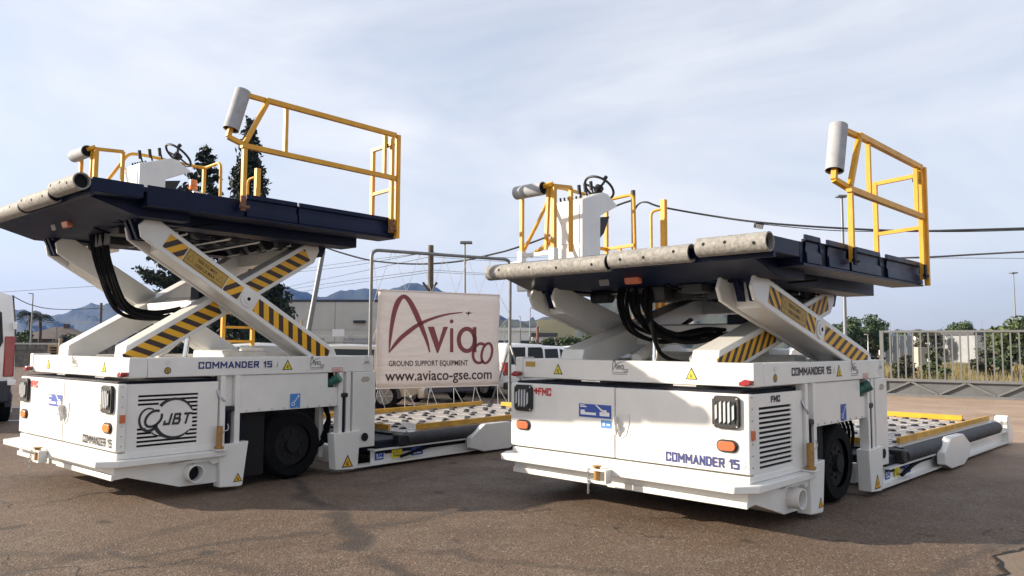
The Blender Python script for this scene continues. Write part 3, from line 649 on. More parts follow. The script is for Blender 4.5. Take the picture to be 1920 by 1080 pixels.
    for u in (1.0, 1.66):
        q = MB(); p0 = Vector((u, .75, 1.35)); p1 = Vector((u, pv + .35, pw + .05 + .25 * st)); md = p0.lerp(p1, .55); q.cyl(p0, md, .06, 16); lc = q.build('lift_cylinder', 'white_worn', P)
        q = MB(); q.cyl(md, p1, .035, 14); q.build('piston_rod', 'chrome', lc)
    q = MB(); q.cyl((1.3, 1.25 if LEFT else .62, 1.33), (1.3, 1.32 if LEFT else .64, pw - .05), .028, 14); q.build('guide_rod', 'chrome', P)
    # --- lower rear deck
    b('deck_rail', 'white', (2.46, 2.60, 2.99, 8.05, .205, .222), (2.46, 2.605, 2.70, 8.05, .04, .06), (2.51, 2.53, 2.99, 8.05, .0605, .2045), bevel=0)
    b('deck_rail', 'white', (0, .14, 2.99, 8.05, .205, .222), (0, .14, 2.70, 8.05, .04, .06), (.07, .09, 2.99, 8.05, .0605, .2045), bevel=0)
    b('rail_lining', 'navy_matt', (2.531, 2.54, 3.2, 4.6, .15, .20), bevel=0)
    for yy in (3.04, 3.30):
        flat('deck_sticker', [(rect(0, 0, .17 if yy > 3.2 else .14, .10), 0), (rect(.03, .02, .13, .03), 1), (rect(.03, .04, .045, .075), 1)] + [(p, 1) for p in stroke(arc(.09, .055, .018, .018, 0, 300, .006, 10))], ['sticker_yellow', 'text_black'] if yy > 3.2 else ['sticker_blue', 'sticker_white'], P, (2.534 if yy < 3.2 else 2.543, yy, .085), SD, UP)
    flat('deck_sticker', [(rect(0, 0, .2, .10), 0), (rect(.03, .02, .17, .03), 1), (rect(.05, .04, .065, .075), 1)] + [(p, 1) for p in stroke(arc(.12, .055, .02, .02, 0, 300, .006, 10))], ['sticker_blue', 'sticker_white'], P, (2.543, 3.62, .085), SD, UP)
    q = MB(); c0, c1 = 4.56, 5.62; q.prism([(c0, .10), (c0, .24), (c0 + .28, .40), (c1 - .28, .40), (c1, .27), (c1, .12), (c1 - .28, .025), (c0 + .25, .03)], 'u', 2.606, 2.70); q.build('wheel_cover', 'white', P, bevel=.008)
    q = MB(); q.prism([(8.05, .03), (8.05, .30), (8.0, .36), (8.02, .43), (8.12, .45), (8.36, .22), (8.36, .05)], 'u', 2.45, 2.62); q.build('rail_end', 'white', P, bevel=.01)
    q = MB(); q.prism([(8.05, .03), (8.05, .24), (8.30, .22), (8.36, .05)], 'u', 0, .15); q.build('rail_end', 'white', P, bevel=.01)
    b('deck_body', 'navy_matt', (.12, 2.44, 3.60, 7.85, .20, .335), bevel=0)
    b('deck_front', 'navy_matt', (.12, 2.54, 3.05, 3.56, .16, .32), bevel=.02)
    q = MB(); q.prism([(2.44, .30), (2.50, .30), (2.50, .37), (2.44, .385)], 'v', 3.62, 7.9); q.build('deck_edge', 'steel', P)
    NU, NV = 5, 9; du, dv_ = 2.3 / NU, 4.22 / NV
    q = MB(); q.box(0, du - .02, 0, dv_ - .02, 0, .03); q.cur = 0
    for i in range(5):
        for j in range(5): q.bar((.04 + i * .07, .03 + j * .07, .0315), (.07 + i * .07, .06 + j * .07, .0315), .008, .004)
    pl0 = q.build('deck_panel', 'deck_plate', P); pl0.location = (.13, 3.61, .336)
    q = MB()
    q.cyl((-.035, 0, 0), (.035, 0, 0), .055, 14); q.cyl((-.06, 0, 0), (.06, 0, 0), .014, 8)
    rl0 = q.build('deck_roller', 'tube_black', P); rn = random.Random(4)
    first = True; firstr = True
    for i in range(NU):
        for j in range(NV):
            loc = (.13 + i * du, 3.61 + j * dv_, .336)
            if first: first = False
            else: share(pl0, 'deck_panel', loc, P)
            for (a, c) in (((.25, .22), (.74, .70)) if i % 2 else ((.28, .55), (.76, .95))):
                lr = (loc[0] + a * du, loc[1] + c * dv_, .338); rz = rn.choice((-.5, -.35, .3, .45, 1.1))
                if firstr: rl0.location = lr; rl0.rotation_euler = (0, 0, rz); firstr = False
                else: share(rl0, 'deck_roller', lr, P, rz)
    b('side_guide', 'yellow_dirty', (2.40, 2.44, 3.82, 7.78, .387, .455))
    b('side_guide', 'yellow_dirty', (.08, .12, 3.62, 7.55, .37, .44))
    b('side_guide', 'yellow_dirty', (1.75, 2.09, 3.62, 3.66, .37, .44))
    b('end_stop', 'yellow', (.55, 2.12, 7.58, 7.64, .37, .445))
    b('deck_tail', 'steel', (.2, 2.4, 7.86, 8.02, .28, .32), bevel=0)
    q = MB(); q.cyl((2.555, 3.50, .30), (2.555, 5.30, .30), .082, 18); q.build('drive_roller', 'tube_black', P)
    q = MB(); q.cyl((2.555, 5.36, .30), (2.555, 7.62, .30), .082, 18); q.cyl((2.555, 5.30, .30), (2.555, 5.36, .30), .05, 12); q.build('drive_roller', 'tube_black', P)
    b('roller_bearing', 'black', (2.47, 2.62, 3.36, 3.52, .225, .37), bevel=.02); b('roller_bearing', 'white_worn', (2.49, 2.62, 7.64, 7.74, .225, .40), bevel=.02)
    q = MB(); q.tube(bent([(2.66, 3.30, .10), (2.62, 3.36, .11), (2.58, 3.62, .16), (2.575, 4.4, .195)], .06), [.03] * 3 + [.018] * 12, 8) if False else q.tube(smoothpath([(2.575, 3.42, .10), (2.575, 3.6, .13), (2.57, 3.9, .175), (2.565, 4.5, .198)], 5), .02, 8); q.build('cable_loom', 'rubber', P)
    # --- yellow ladder on the far side
    q = MB()
    lad = None
    for v in (2.56, 3.02):
        q = MB(); q.bar((-.25, v, .35), (-.25, v, 2.70 + dw), .05, .05); o = q.build('ladder_rail', 'yellow', P)
        lad = lad or o
    k = 0
    while .5 + k * .20 < 2.6 + dw:
        b('ladder_rung', 'yellow', (-.275, -.225, 2.59, 2.99, .5 + k * .2, .535 + k * .2), bevel=0); k += 1
    b('ladder_bracket', 'white_worn', (-.28, .078, 2.6, 2.66, 1.18, 1.24), (-.28, .078, 2.93, 2.99, 1.18, 1.24))

    # --- raised platform: everything below is shifted with the lift
    PV, PW = dv, dw
    def s3(p): return (p[0], p[1] + PV, p[2] + PW)
    def pb_(name, mt, *boxes, bevel=.004, parent=None):
        return b(name, mt, *[(x[0], x[1], x[2] + PV, x[3] + PV, x[4] + PW, x[5] + PW) for x in boxes], bevel=bevel, parent=parent)
    def pp(pts): return [(p[0] + PV, p[1] + PW) for p in pts]
    main = pb_('platform', 'navy', (.02, 2.90, -.41, 2.97, 2.855, 2.905), bevel=.01)
    q = MB(); q.prism(pp([(-.43, 2.80), (-.41, 2.85), (.55, 2.85), (.55, 2.66), (.05, 2.66)]), 'u', .03, 2.72); q.build('front_apron', 'navy', P, bevel=.006)
    pb_('corner_block', 'navy', (2.70, 2.915, -.425, .015, 2.795, 2.92), bevel=.006)
    for u in (.12, 2.22): pb_('main_girder', 'navy', (u, u + .30, .12, 2.72, 2.64, 2.85), bevel=.006)
    for v in (.60, 1.15, 1.7, 2.25, 2.7): pb_('cross_girder', 'navy_matt', (.425, 2.215, v, v + .07, 2.69, 2.85), bevel=0)
    for u in (.75, 1.15, 1.55, 1.9): pb_('stringer', 'navy_matt', (u, u + .05, .6, 2.72, 2.70, 2.84), bevel=0)
    pb_('side_beam', 'navy', (2.72, 2.885, .05, 2.965, 2.755, 2.853), bevel=.004)
    pb_('side_beam', 'navy', (2.62, 2.93, .05, 2.97, 2.735, 2.754), bevel=0)
    pb_('side_skirt', 'navy', (2.886, 2.902, .05, 1.02 if LEFT else .115, 2.757, 2.925), bevel=.003)
    secs = [(1.03, 1.62), (1.64, 2.965)] if LEFT else [(.12, .40), (.55, .98), (1.03, 1.75), (1.93, 2.965)]
    for a_, b2 in secs: 
        q = MB(); q.prism([(2.90, 2.76 + PW), (2.93, 2.76 + PW), (2.925, 2.84 + PW), (2.905, 2.87 + PW), (2.905, 2.93 + PW), (2.925, 2.94 + PW), (2.92, 2.985 + PW), (2.90, 2.985 + PW)], 'v', a_ + PV, b2 + PV); q.build('side_guard', 'navy', P, bevel=.003)
    pb_('side_skirt', 'navy_matt', (2.884, 2.899, secs[0][0], 2.96, 2.76, 2.95), bevel=0)
    for u in [.1 + .28 * i for i in range(9)]:
        if u > 2.2: continue
        q = MB(); q.cyl(s3((u, .75, 2.72)), s3((u, 2.55, 2.72)), .045, 10); q.build('conveyor_roller', 'tube_black', P)
    for v, r in ((.95, .07), (1.35, .075), (1.95, .07), (2.1, .06)):
        for u in (1.0, 1.4, 1.75, 2.05):
            q = MB(); q.cyl(s3((u, v, 2.66)), s3((u + .09, v, 2.66)), r, 14); q.build('drive_wheel', 'tube_black', P)
    q = MB(); rn = random.Random(11)
    for k in range(9):
        u = rn.uniform(1.3, 2.5); v = rn.uniform(.05, .5); q.tube(smoothpath([s3((u, v, 2.66)), s3((u + rn.uniform(-.2, .2), v + .15, 2.60 + rn.uniform(-.03, .05))), s3((u + rn.uniform(-.4, .4), v + .4, 2.63)), s3((u + rn.uniform(-.4, .4), v + .8, 2.68))], 4), rn.uniform(.006, .014), 6)
    q.build('underside_hoses', 'rubber', P)
    for k in range(5):
        va = .5 + k * .42; q = MB(); q.tube([s3((.5, va, 2.63)), s3((2.2, va + rn.uniform(-.2, .3), 2.62))], .014, 6); q.build('drive_shaft', 'steel', P)
    for k in range(4):
        q = MB(); ua = .5 + k * .45; q.cyl(s3((ua, .52, 2.60)), s3((ua + .22, .52, 2.60)), .065, 14); q.build('motor', 'black', P)
    pb_('valve_block', 'black', (1.1, 1.5, .3, .55, 2.52, 2.66), (1.7, 1.95, .2, .4, 2.58, 2.66), bevel=.01)
    # arm hangers
    for u in (.19, .29, 2.30, 2.41):
        q = MB(); q.prism(pp([(.08, 2.70), (.36, 2.70), (.30, 2.48), (.17, 2.48)]), 'u', u, u + .045); q.build('hanger', 'navy', P)
    for u in (.47, 1.95):
        q = MB(); v_ = v0 + 2 * hl * ct - PV; q.prism(pp([(v_ - .18, 2.70), (v_ + .18, 2.70), (v_ + .1, 2.53), (v_ - .08, 2.53)]), 'u', u, u + .22); q.build('hanger', 'navy', P)
    # front bumper tubes with drill holes
    for (a_, b2, v, w, nh) in ((-.02, .37, -.475, 2.80, 0), (.30, 1.455, -.48, 2.815, 4), (1.49, 2.27, -.485, 2.835, 3), (2.35, 2.93, -.515, 2.865, 3)):
        if nh == 0: continue
        q = MB(); q.pipe(s3((a_ if a_ > .35 else -.02, v, w)), s3((b2, v, w)), .074, .062, 22); t = q.build('bumper_tube', 'bumper_grey', P)
        q = MB(); q.cyl(s3((b2 - .05, v, w)), s3((b2 - .045, v, w)), .065, 18); q.build('tube_bore', 'void', t)
        a0 = a_ if a_ > .35 else -.02
        for k in range(nh):
            x = a0 + (b2 - a0) * (k + .5) / nh + random.uniform(-.05, .05); an = R(random.choice((-8, 5, 12)))
            d = Vector((0, -math.cos(an), math.sin(an))); c = Vector(s3((x, v, w))) + d * .0735; q = MB(); q.cyl(c, c + d * .002, .013, 10); q.build('tube_hole', 'hole', t)
    pb_('tube_backing', 'navy', (0, 2.92, -.44, -.412, 2.76, 2.90), bevel=0)
    # lamp and name plate on the apron
    q = MB(); c = Vector(s3((1.43, -.10, 2.705))); q.bar(c + Vector((-.085, 0, 0)), c + Vector((.085, 0, 0)), .05, .10, up=(0, -.28, .95)); q.build('work_lamp', 'amber_dull', P, bevel=.015)
    q = MB(); c = Vector(s3((1.12, -.12, 2.71))); q.bar(c + Vector((-.055, 0, 0)), c + Vector((.055, 0, 0)), .012, .11, up=(0, -.3, .95)); q.build('type_plate', 'galv', P)
    # hoses looping from the platform to the scissor
    ends = [(1.25 + .05 * i, PV) for i in range(8)]; rn = random.Random(21)
    for i in range(9):
        u = 1.0 + i * .045; top = s3((u, .33 + rn.uniform(-.05, .05), 2.66)); low = pw - .02 - (.10 if LEFT else .02) - rn.uniform(0, .10)
        if i == 8: low = 1.32 if not LEFT else low
        pts = [top, (u + .01, .36 + PV * .5, (top[2] * .65 + low * .35)), (u + .06 + rn.uniform(-.03, .03), .55, low + .10), (u + .22, .80, low), (u + .40, 1.05, low + .05), (1.72 + i * .015, pv - .16, pw + .0), (1.935, pv - .08 + i * .01, pw + .06)]
        q = MB(); q.tube(smoothpath(pts, 6), rn.uniform(.016, .024), 8); q.build('hydraulic_hose', 'rubber', P)
    b('hose_bracket', 'navy_matt', (1.74, 1.929, pv - .22, pv + .06, pw + .0, pw + .15), bevel=.01)
    # --- right guard rail
    def rail(name, pts, r=.025, rad=0.0, mt='yellow', sq=True):
        pts = [s3(p) for p in pts]; q = MB()
        if sq:
            for a_, b2 in zip(pts, pts[1:]): q.bar(a_, b2, 2 * r, 2 * r, up=(1, 0, 0))
        else: q.tube(bent(pts, rad), r, 10)
        return q.build(name, mt, P)
    U = 2.955
    rail('rail_post', [(U, .97, 2.83), (U, .97, 3.49), (U, 1.22, 3.985)], .021); rail('rail_post', [(U, 2.88, 2.80), (U, 2.88, 3.96)], .021); rail('rail_post', [(U - .005, 1.435, 3.47), (U - .005, 1.435, 3.955)], .019)
    rail('rail_post', [(U - .005, 2.77, 3.47), (U - .005, 2.77, 3.955)], .019); rail('rail_post', [(U + .02, 2.955, 2.74), (U + .02, 2.955, 3.985)], .023)
    rail('top_rail', [(U, 1.19, 3.982), (U, 2.93, 3.982)], .025); rail('mid_rail', [(U + .002, .93, 3.46), (U + .002, 2.94, 3.46)], .025)
    rail('roller_bracket', [(U - .02, 1.22, 3.985), (2.90, 1.0, 4.0)], .022); rail('roller_bracket', [(U - .01, .97, 3.47), (2.87, .835, 3.54), (2.87, .865, 3.66)], .022)
    q = MB(); q.pipe(s3((2.865, .985, 4.045)), s3((2.865, .865, 3.62)), .078, .070, 20); gr = q.build('guard_roller', 'roller_grey', P)
    q = MB(); q.cyl(s3((2.865, .87, 3.64)), s3((2.865, .868, 3.632)), .069, 18); q.build('roller_bore', 'void', gr)
    for v in (.97, 2.88):
        q = MB(); q.bar(s3((U + .03, v - .015, 2.80)), s3((U + .03, v - .015, 2.95)), .015, .055, up=(0, 1, 0)); q.cyl(s3((U + .03, v - .05, 2.84)), s3((U + .03, v + .05, 2.84)), .018, 8); q.build('rail_clamp', 'rust' if LEFT else 'navy_matt', P)
    rail('gate_post', [(2.47, 2.985, 2.90), (2.47, 2.985, 3.90)], .022); rail('gate_rail', [(2.455, 2.985, 3.885), (U, 2.985, 3.92)], .02); rail('gate_rail', [(2.48, 2.985, 3.33), (U, 2.985, 3.36)], .018)
    q = MB(); q.tube([s3((U - .03, 2.82, 3.95)), s3((U - .03, 2.82, 3.86))], .012, 6); q.cyl(s3((U - .03, 2.82, 3.86)), s3((U - .03, 2.82, 3.82)), .025, 10); q.build('latch', 'black', P)
    # --- operator walkway, console and its rails on the far side
    wk = pb_('walkway', 'white_worn', (-.86, -.02, .78, 3.0, 2.86, 2.90), bevel=.004)
    pb_('walkway_beam', 'white', (-.86, -.80, .845, 3.0, 2.76, 2.859), (-.86, -.05, .775, .84, 2.735, 2.859), bevel=.01)
    pb_('walkway_step', 'white_worn', (-.78, -.45, .86, 1.2, 2.67, 2.758), bevel=.02)
    glyphs('lettering', 'FMC', 'logo_red', wk, s3((-.62, .771, 2.755)), FR, UP, .2, .075, .24)
    prof = pp([(1.36, 2.902), (1.36, 3.86), (1.77, 4.0), (1.86, 3.99), (2.05, 3.875), (2.04, 3.85), (1.71, 3.70), (1.70, 2.902)])
    q = MB(); q.prism(prof, 'u', -.82, -.33); con = q.build('console', 'white', P, bevel=.01)
    pb_('console_panel', 'white', (-.78, -.38, 1.352, 1.359, 2.93, 3.28), (-.78, -.38, 1.352, 1.359, 3.33, 3.80), bevel=.002, parent=con)
    for k in range(6):
        u = -.75 + k * .055; q = MB(); q.cyl(s3((u, 1.45 + .01 * k, 3.88)), s3((u, 1.44 + .01 * k, 3.935)), .012, 8); q.build('switch', 'black', con)
    for k in range(3):
        u = -.40 - .02 * k; v = 1.42 + k * .14; w = 3.87 + (v - 1.36) * .34; q = MB(); q.cyl(s3((u, v, w)), s3((u, v - .035, w + .11)), .012, 8); q.cyl(s3((u, v - .03, w + .04)), s3((u, v - .045, w + .15)), .022, 10); q.build('lever', 'black', con)
    c = Vector(s3((-.56, 1.98, 4.115))); ax = Vector((0.05, .62, .78)).normalized(); x, y = MB.frame(ax)
    q = MB(); q.tube([c + (x * math.cos(t) + y * math.sin(t)) * .20 for t in [6.28318 * i / 32 for i in range(32)]], .016, 9, True); sw = q.build('steering_wheel', 'black', P)
    q = MB()
    for k in range(3):
        a = 6.283 * k / 3 + .5; q.bar(c - ax * .02, c + (x * math.cos(a) + y * math.sin(a)) * .195, .03, .014, up=tuple(ax))
    q.cyl(c - ax * .045, c + ax * .012, .06, 16); q.build('spokes', 'black', sw)
    q = MB(); q.cyl(c - ax * .22, c - ax * .03, .032, 12); q.build('column', 'black', sw)
    q = MB(); kk = c + x * .15 + y * .1 + ax * .05; q.cyl(kk - ax * .05, kk, .012, 8); q.cyl(kk - ax * .015, kk + ax * .02, .026, 10); q.build('knob', 'black', sw)
    q = MB(); q.prism(pp([(1.70, 3.68), (1.93, 3.72), (1.82, 3.50), (1.705, 3.40)]), 'u', -.7, -.36); q.build('pedal_shroud', 'black', con)
    rail('rail_post', [(-.82, .82, 3.20), (-.82, .82, 3.88)], .02); rail('rail_post', [(-.30, .80, 3.20), (-.30, .80, 3.95)], .026); rail('rail_post', [(-.40, .78, 3.2), (-.36, .78, 3.93)], .018)
    pb_('post_socket', 'white', (-.86, -.78, .78, .86, 2.901, 3.21), (-.345, -.26, .76, .84, 2.901, 3.21), (-.78, -.345, .80, .83, 3.14, 3.185), (-.78, -.345, .80, .825, 2.901, 3.02), bevel=.004)
    q = MB(); q.pipe(s3((-.83, .735, 3.905)), s3((-.40, .735, 3.905)), .078, .068, 20); fr2 = q.build('guard_roller', 'roller_grey', P)
    q = MB(); q.cyl(s3((-.425, .735, 3.905)), s3((-.42, .735, 3.905)), .067, 18); q.build('roller_bore', 'void', fr2)
    rail('roller_bracket', [(-.40, .74, 3.93), (-.29, .77, 3.95)], .022); rail('roller_bracket', [(-.82, .74, 3.87), (-.82, .82, 3.87)], .02)
    rail('side_rail', [(-.30, .80, 3.93), (-.33, 1.14, 3.965), (-.33, 1.14, 3.2)], .02)
    rail('side_rail', [(-.84, .84, 3.18), (-.84, 1.14, 3.62), (-.84, 1.42, 4.08), (-.84, 1.60, 4.095), (-.86, 2.52, 4.07), (-.42, 2.54, 4.10), (-.40, 2.55, 2.72)], .022, .10, sq=False)
    rail('side_rail', [(-.30, .80, 3.30), (-.84, 1.0, 3.18)], .018); rail('rail_post', [(-.86, 2.52, 2.72), (-.86, 2.52, 4.07)], .022)
    rail('mid_rail', [(-.86, 1.3, 3.40), (-.86, 2.52, 3.40), (-.41, 2.53, 3.42)], .02); rail('rail_post', [(-.64, 2.53, 2.72), (-.64, 2.53, 3.40)], .018)
    rail('ladder_handrail', [(-.30, 3.06, 2.6), (-.30, 3.06, 4.08)], .034); rail('ladder_handrail', [(-.32, 3.04, 3.95), (-.46, 3.0, 3.93), (-.46, 3.0, 2.6)], .018, .1, sq=False)
    if LEFT:
        q = MB(); c = s3((-.86, 2.36, 3.72)); q.cyl(c, (c[0], c[1], c[2] + .05), .06, 16); q.cyl((c[0], c[1], c[2] + .05), (c[0], c[1], c[2] + .15), .062, 16, .05); be = q.build('beacon', 'amber', P, bevel=.01)
        rail('beacon_bracket', [(-.86, 2.36, 3.70), (-.86, 2.52, 3.68)], .018, mt='steel')
    else:
        pb_('control_box', 'white', (-1.0, -.87, .80, .9, 3.02, 3.10), bevel=.01)
    return root

make_loader('L', (-5.5531, 8.7860, -.710158), 0.0, 0.0, R(31), 'white cargo loader with ring logo on its side vent and its platform raised higher')
make_loader('R', (-.0061, 7.8195, -.773410), .194, -.621, R(15.5), 'white cargo loader with plain slotted side vent and its platform raised lower')

# ------------------------------------------------------------------ banner on its tubular frame
bl, br = W(705, 726, 15.7), W(935, 725, 17.2); tl, tr = W(710, 540, 15.7), W(938, 556, 17.2)
bz0, bz1 = (bl.z + br.z) / 2, (tl.z + tr.z) / 2
BX = Vector((br.x - bl.x, br.y - bl.y, 0)); BW = BX.length; bd = BX.normalized(); bn = Vector((bd.y, -bd.x, 0))
fr = empty('tube_stand', (bl.x, bl.y, 0)); tag(fr, 'tall grey bent tube frame with cords holding the sign', 'frame')
BO = Vector((bl.x, bl.y, 0))
def bp(s, z, off=0.0): return bd * (s * BW) + Vector((0, 0, z)) + bn * off
FT = 3.40; s0, s1 = -.052, 1.095
q = MB(); q.tube(bent([bp(s0, 0, .02), bp(s0, FT, .02), bp(s1, FT, .02), bp(s1, 0, .02)], .16, 6), .036, 12); q.build('tube', 'galv', fr)
for s, dd in ((s1, -1), (s1, 1)):
    q = MB(); q.tube([bp(s, 1.5, .02), bp(s + .0, .0, .02 + dd * .9)], .022, 8); q.build('brace', 'galv', fr)
for s in (s0, s1):
    q = MB(); q.tube([bp(s, .03, -.95), bp(s, .03, .95)], .03, 8); q.build('foot', 'galv', fr)
anch_t = [.08 + .21 * i for i in range(5)]
def cordset(a, b): q = MB(); q.tube([a, b], .005, 5); q.build('cord', 'cord', fr)
tops = [.0, .22, .42, .62, .82, 1.0]
for i in range(6):
    for d in (-.1, .1):
        e = max(s0, min(s1, tops[i] + d)); cordset(bp(tops[i], bz1 - .015, .01), bp(e, FT - .02, .02))
bots = [.015, .22, .42, .61, .79, .985]
for i in range(6):
    for d in (-.06, .06): cordset(bp(bots[i], bz0 + .015, .01), bp(bots[i] + d + (.02 if i % 2 else -.02), .03, .02 + .25))
for s, e in ((.0, s0), (1.0, s1)):
    for z, z2 in ((bz1, bz1 - .45), (bz1 - .75, bz1 - .45), (bz1 - .75, bz1 - 1.2), (bz0 + .45, bz1 - 1.2), (bz0 + .45, bz0 + .1), (bz0 + .02, bz0 + .1)): cordset(bp(s, z, .0), bp(e, z2, .02))
q = MB(); q.tube([bp(s0, .12, .27), bp(s1, .12, .27)], .02, 8); q.build('lower_bar', 'galv', fr)
bnr = empty('banner', (bl.x, bl.y, 0)); tag(bnr, 'cream fabric banner with a maroon company logo and web address', 'banner')
BH = bz1 - bz0
q = MB(); G = 14; rn = random.Random(2); V = []
for j in range(G + 1):
    for i in range(G + 1):
        t, s = j / G, i / G; sag = .012 * math.sin(s * 5 * math.pi) ** 2; edge = abs(t - .5) * 2
        V.append(bp(s + .006 * math.sin(t * 9) * (abs(s - .5) * 2) ** 4, bz0 + BH * t + sag * (1 if t < .5 else -1) * edge ** 3))
q.add(V, [(j * (G + 1) + i, j * (G + 1) + i + 1, (j + 1) * (G + 1) + i + 1, (j + 1) * (G + 1) + i) for j in range(G) for i in range(G)])
cl = q.build('cloth', 'banner', bnr, fix=False); sm = cl.modifiers.new('thickness', 'SOLIDIFY'); sm.thickness = .004; sm.offset = 0
for k, (a, b2) in enumerate((((0, bz1), (1, bz1)), ((0, bz0), (1, bz0)))):
    q = MB(); q.tube([bp(a[0], a[1], .004), bp(b2[0], b2[1], .004)], .012, 6); q.build('hem', 'banner', bnr)
ZTL, ZTR, ZBR, ZBL = (220, 312), (950, 368), (935, 905), (205, 905)
def bmap(x, y):
    t = .5
    for _ in range(6):
        xl = ZTL[0] + (ZBL[0] - ZTL[0]) * t; xr = ZTR[0] + (ZBR[0] - ZTR[0]) * t; s = (x - xl) / (xr - xl)
        yt = ZTL[1] + (ZTR[1] - ZTL[1]) * s; yb = ZBL[1] + (ZBR[1] - ZBL[1]) * s; t = (y - yt) / (yb - yt)
    # undo the foreshortening along the cloth (its right end is farther away)
    r = 17.2 / 15.7; s = s * r / (1 + s * (r - 1)) if False else s / (r - s * (r - 1))
    return (s * BW, (1 - t) * BH)
def bflat(name, polys, mt): return flat(name, [([bmap(*p) for p in q], 0) for q in polys], [mt], bnr, bp(0, bz0, .006), bd, (0, 0, 1))
S1 = stroke(spline2([(284, 694, 3), (292, 610, 16), (304, 520, 24), (320, 445, 29), (342, 388, 31), (372, 358, 24), (402, 376, 27), (434, 432, 31), (466, 506, 30), (494, 580, 24), (514, 640, 17), (527, 697, 8)], 5))
S2 = stroke(spline2([(284, 692, 6), (318, 648, 20), (356, 607, 25), (400, 572, 26), (452, 536, 23), (510, 509, 18), (580, 486, 14), (650, 472, 10), (728, 465, 5)], 5))
bflat('logo_mark', S1 + S2, 'banner_red')
bflat('logo_plane', [[(745, 466), (757, 468), (765, 461), (768, 460), (770, 469), (784, 468), (784, 472), (769, 474), (760, 487), (757, 486), (760, 475), (748, 472)]], 'banner_text')
bflat('logo_letter', [[(517, 545), (555, 545), (582, 640), (570, 703)], [(582, 640), (611, 548), (639, 548), (578, 703), (570, 703)]], 'banner_red')
bflat('logo_letter', [[(651, 558), (670, 558), (668, 701), (648, 701)], disc(661, 517, 11, 14, 12)], 'banner_red')
bflat('logo_letter', stroke(arc(750, 630, 48, 66, 0, 360, 25, 32)) + [[(787, 556), (809, 556), (806, 706), (786, 704)]], 'banner_red')
bflat('logo_letter', stroke(arc(826, 712, 40, 58, 40, 300, 17, 26, tilt=.22)), 'banner_red')
bflat('logo_letter', stroke(arc(868, 713, 30, 60, 0, 360, 15, 30, tilt=.24)), 'banner_red')
def btext(s, x0, x1, yb, yt, mt, bold):
    a = bmap(x0, yb); c = bmap(x1, yb); d = bmap((x0 + x1) / 2, yt); text('lettering', s, mt, bnr, bp(0, bz0, .007) + bd * a[0] + Vector((0, 0, a[1])), bd, (0, 0, 1), c[0] - a[0], d[1] - (a[1] + c[1]) / 2, bold)
btext('GROUND SUPPORT EQUIPMENT', 281, 754, 780, 742, 'banner_text', .012)
btext('www.aviaco-gse.com', 258, 893, 883, 806, 'banner_text', .012)

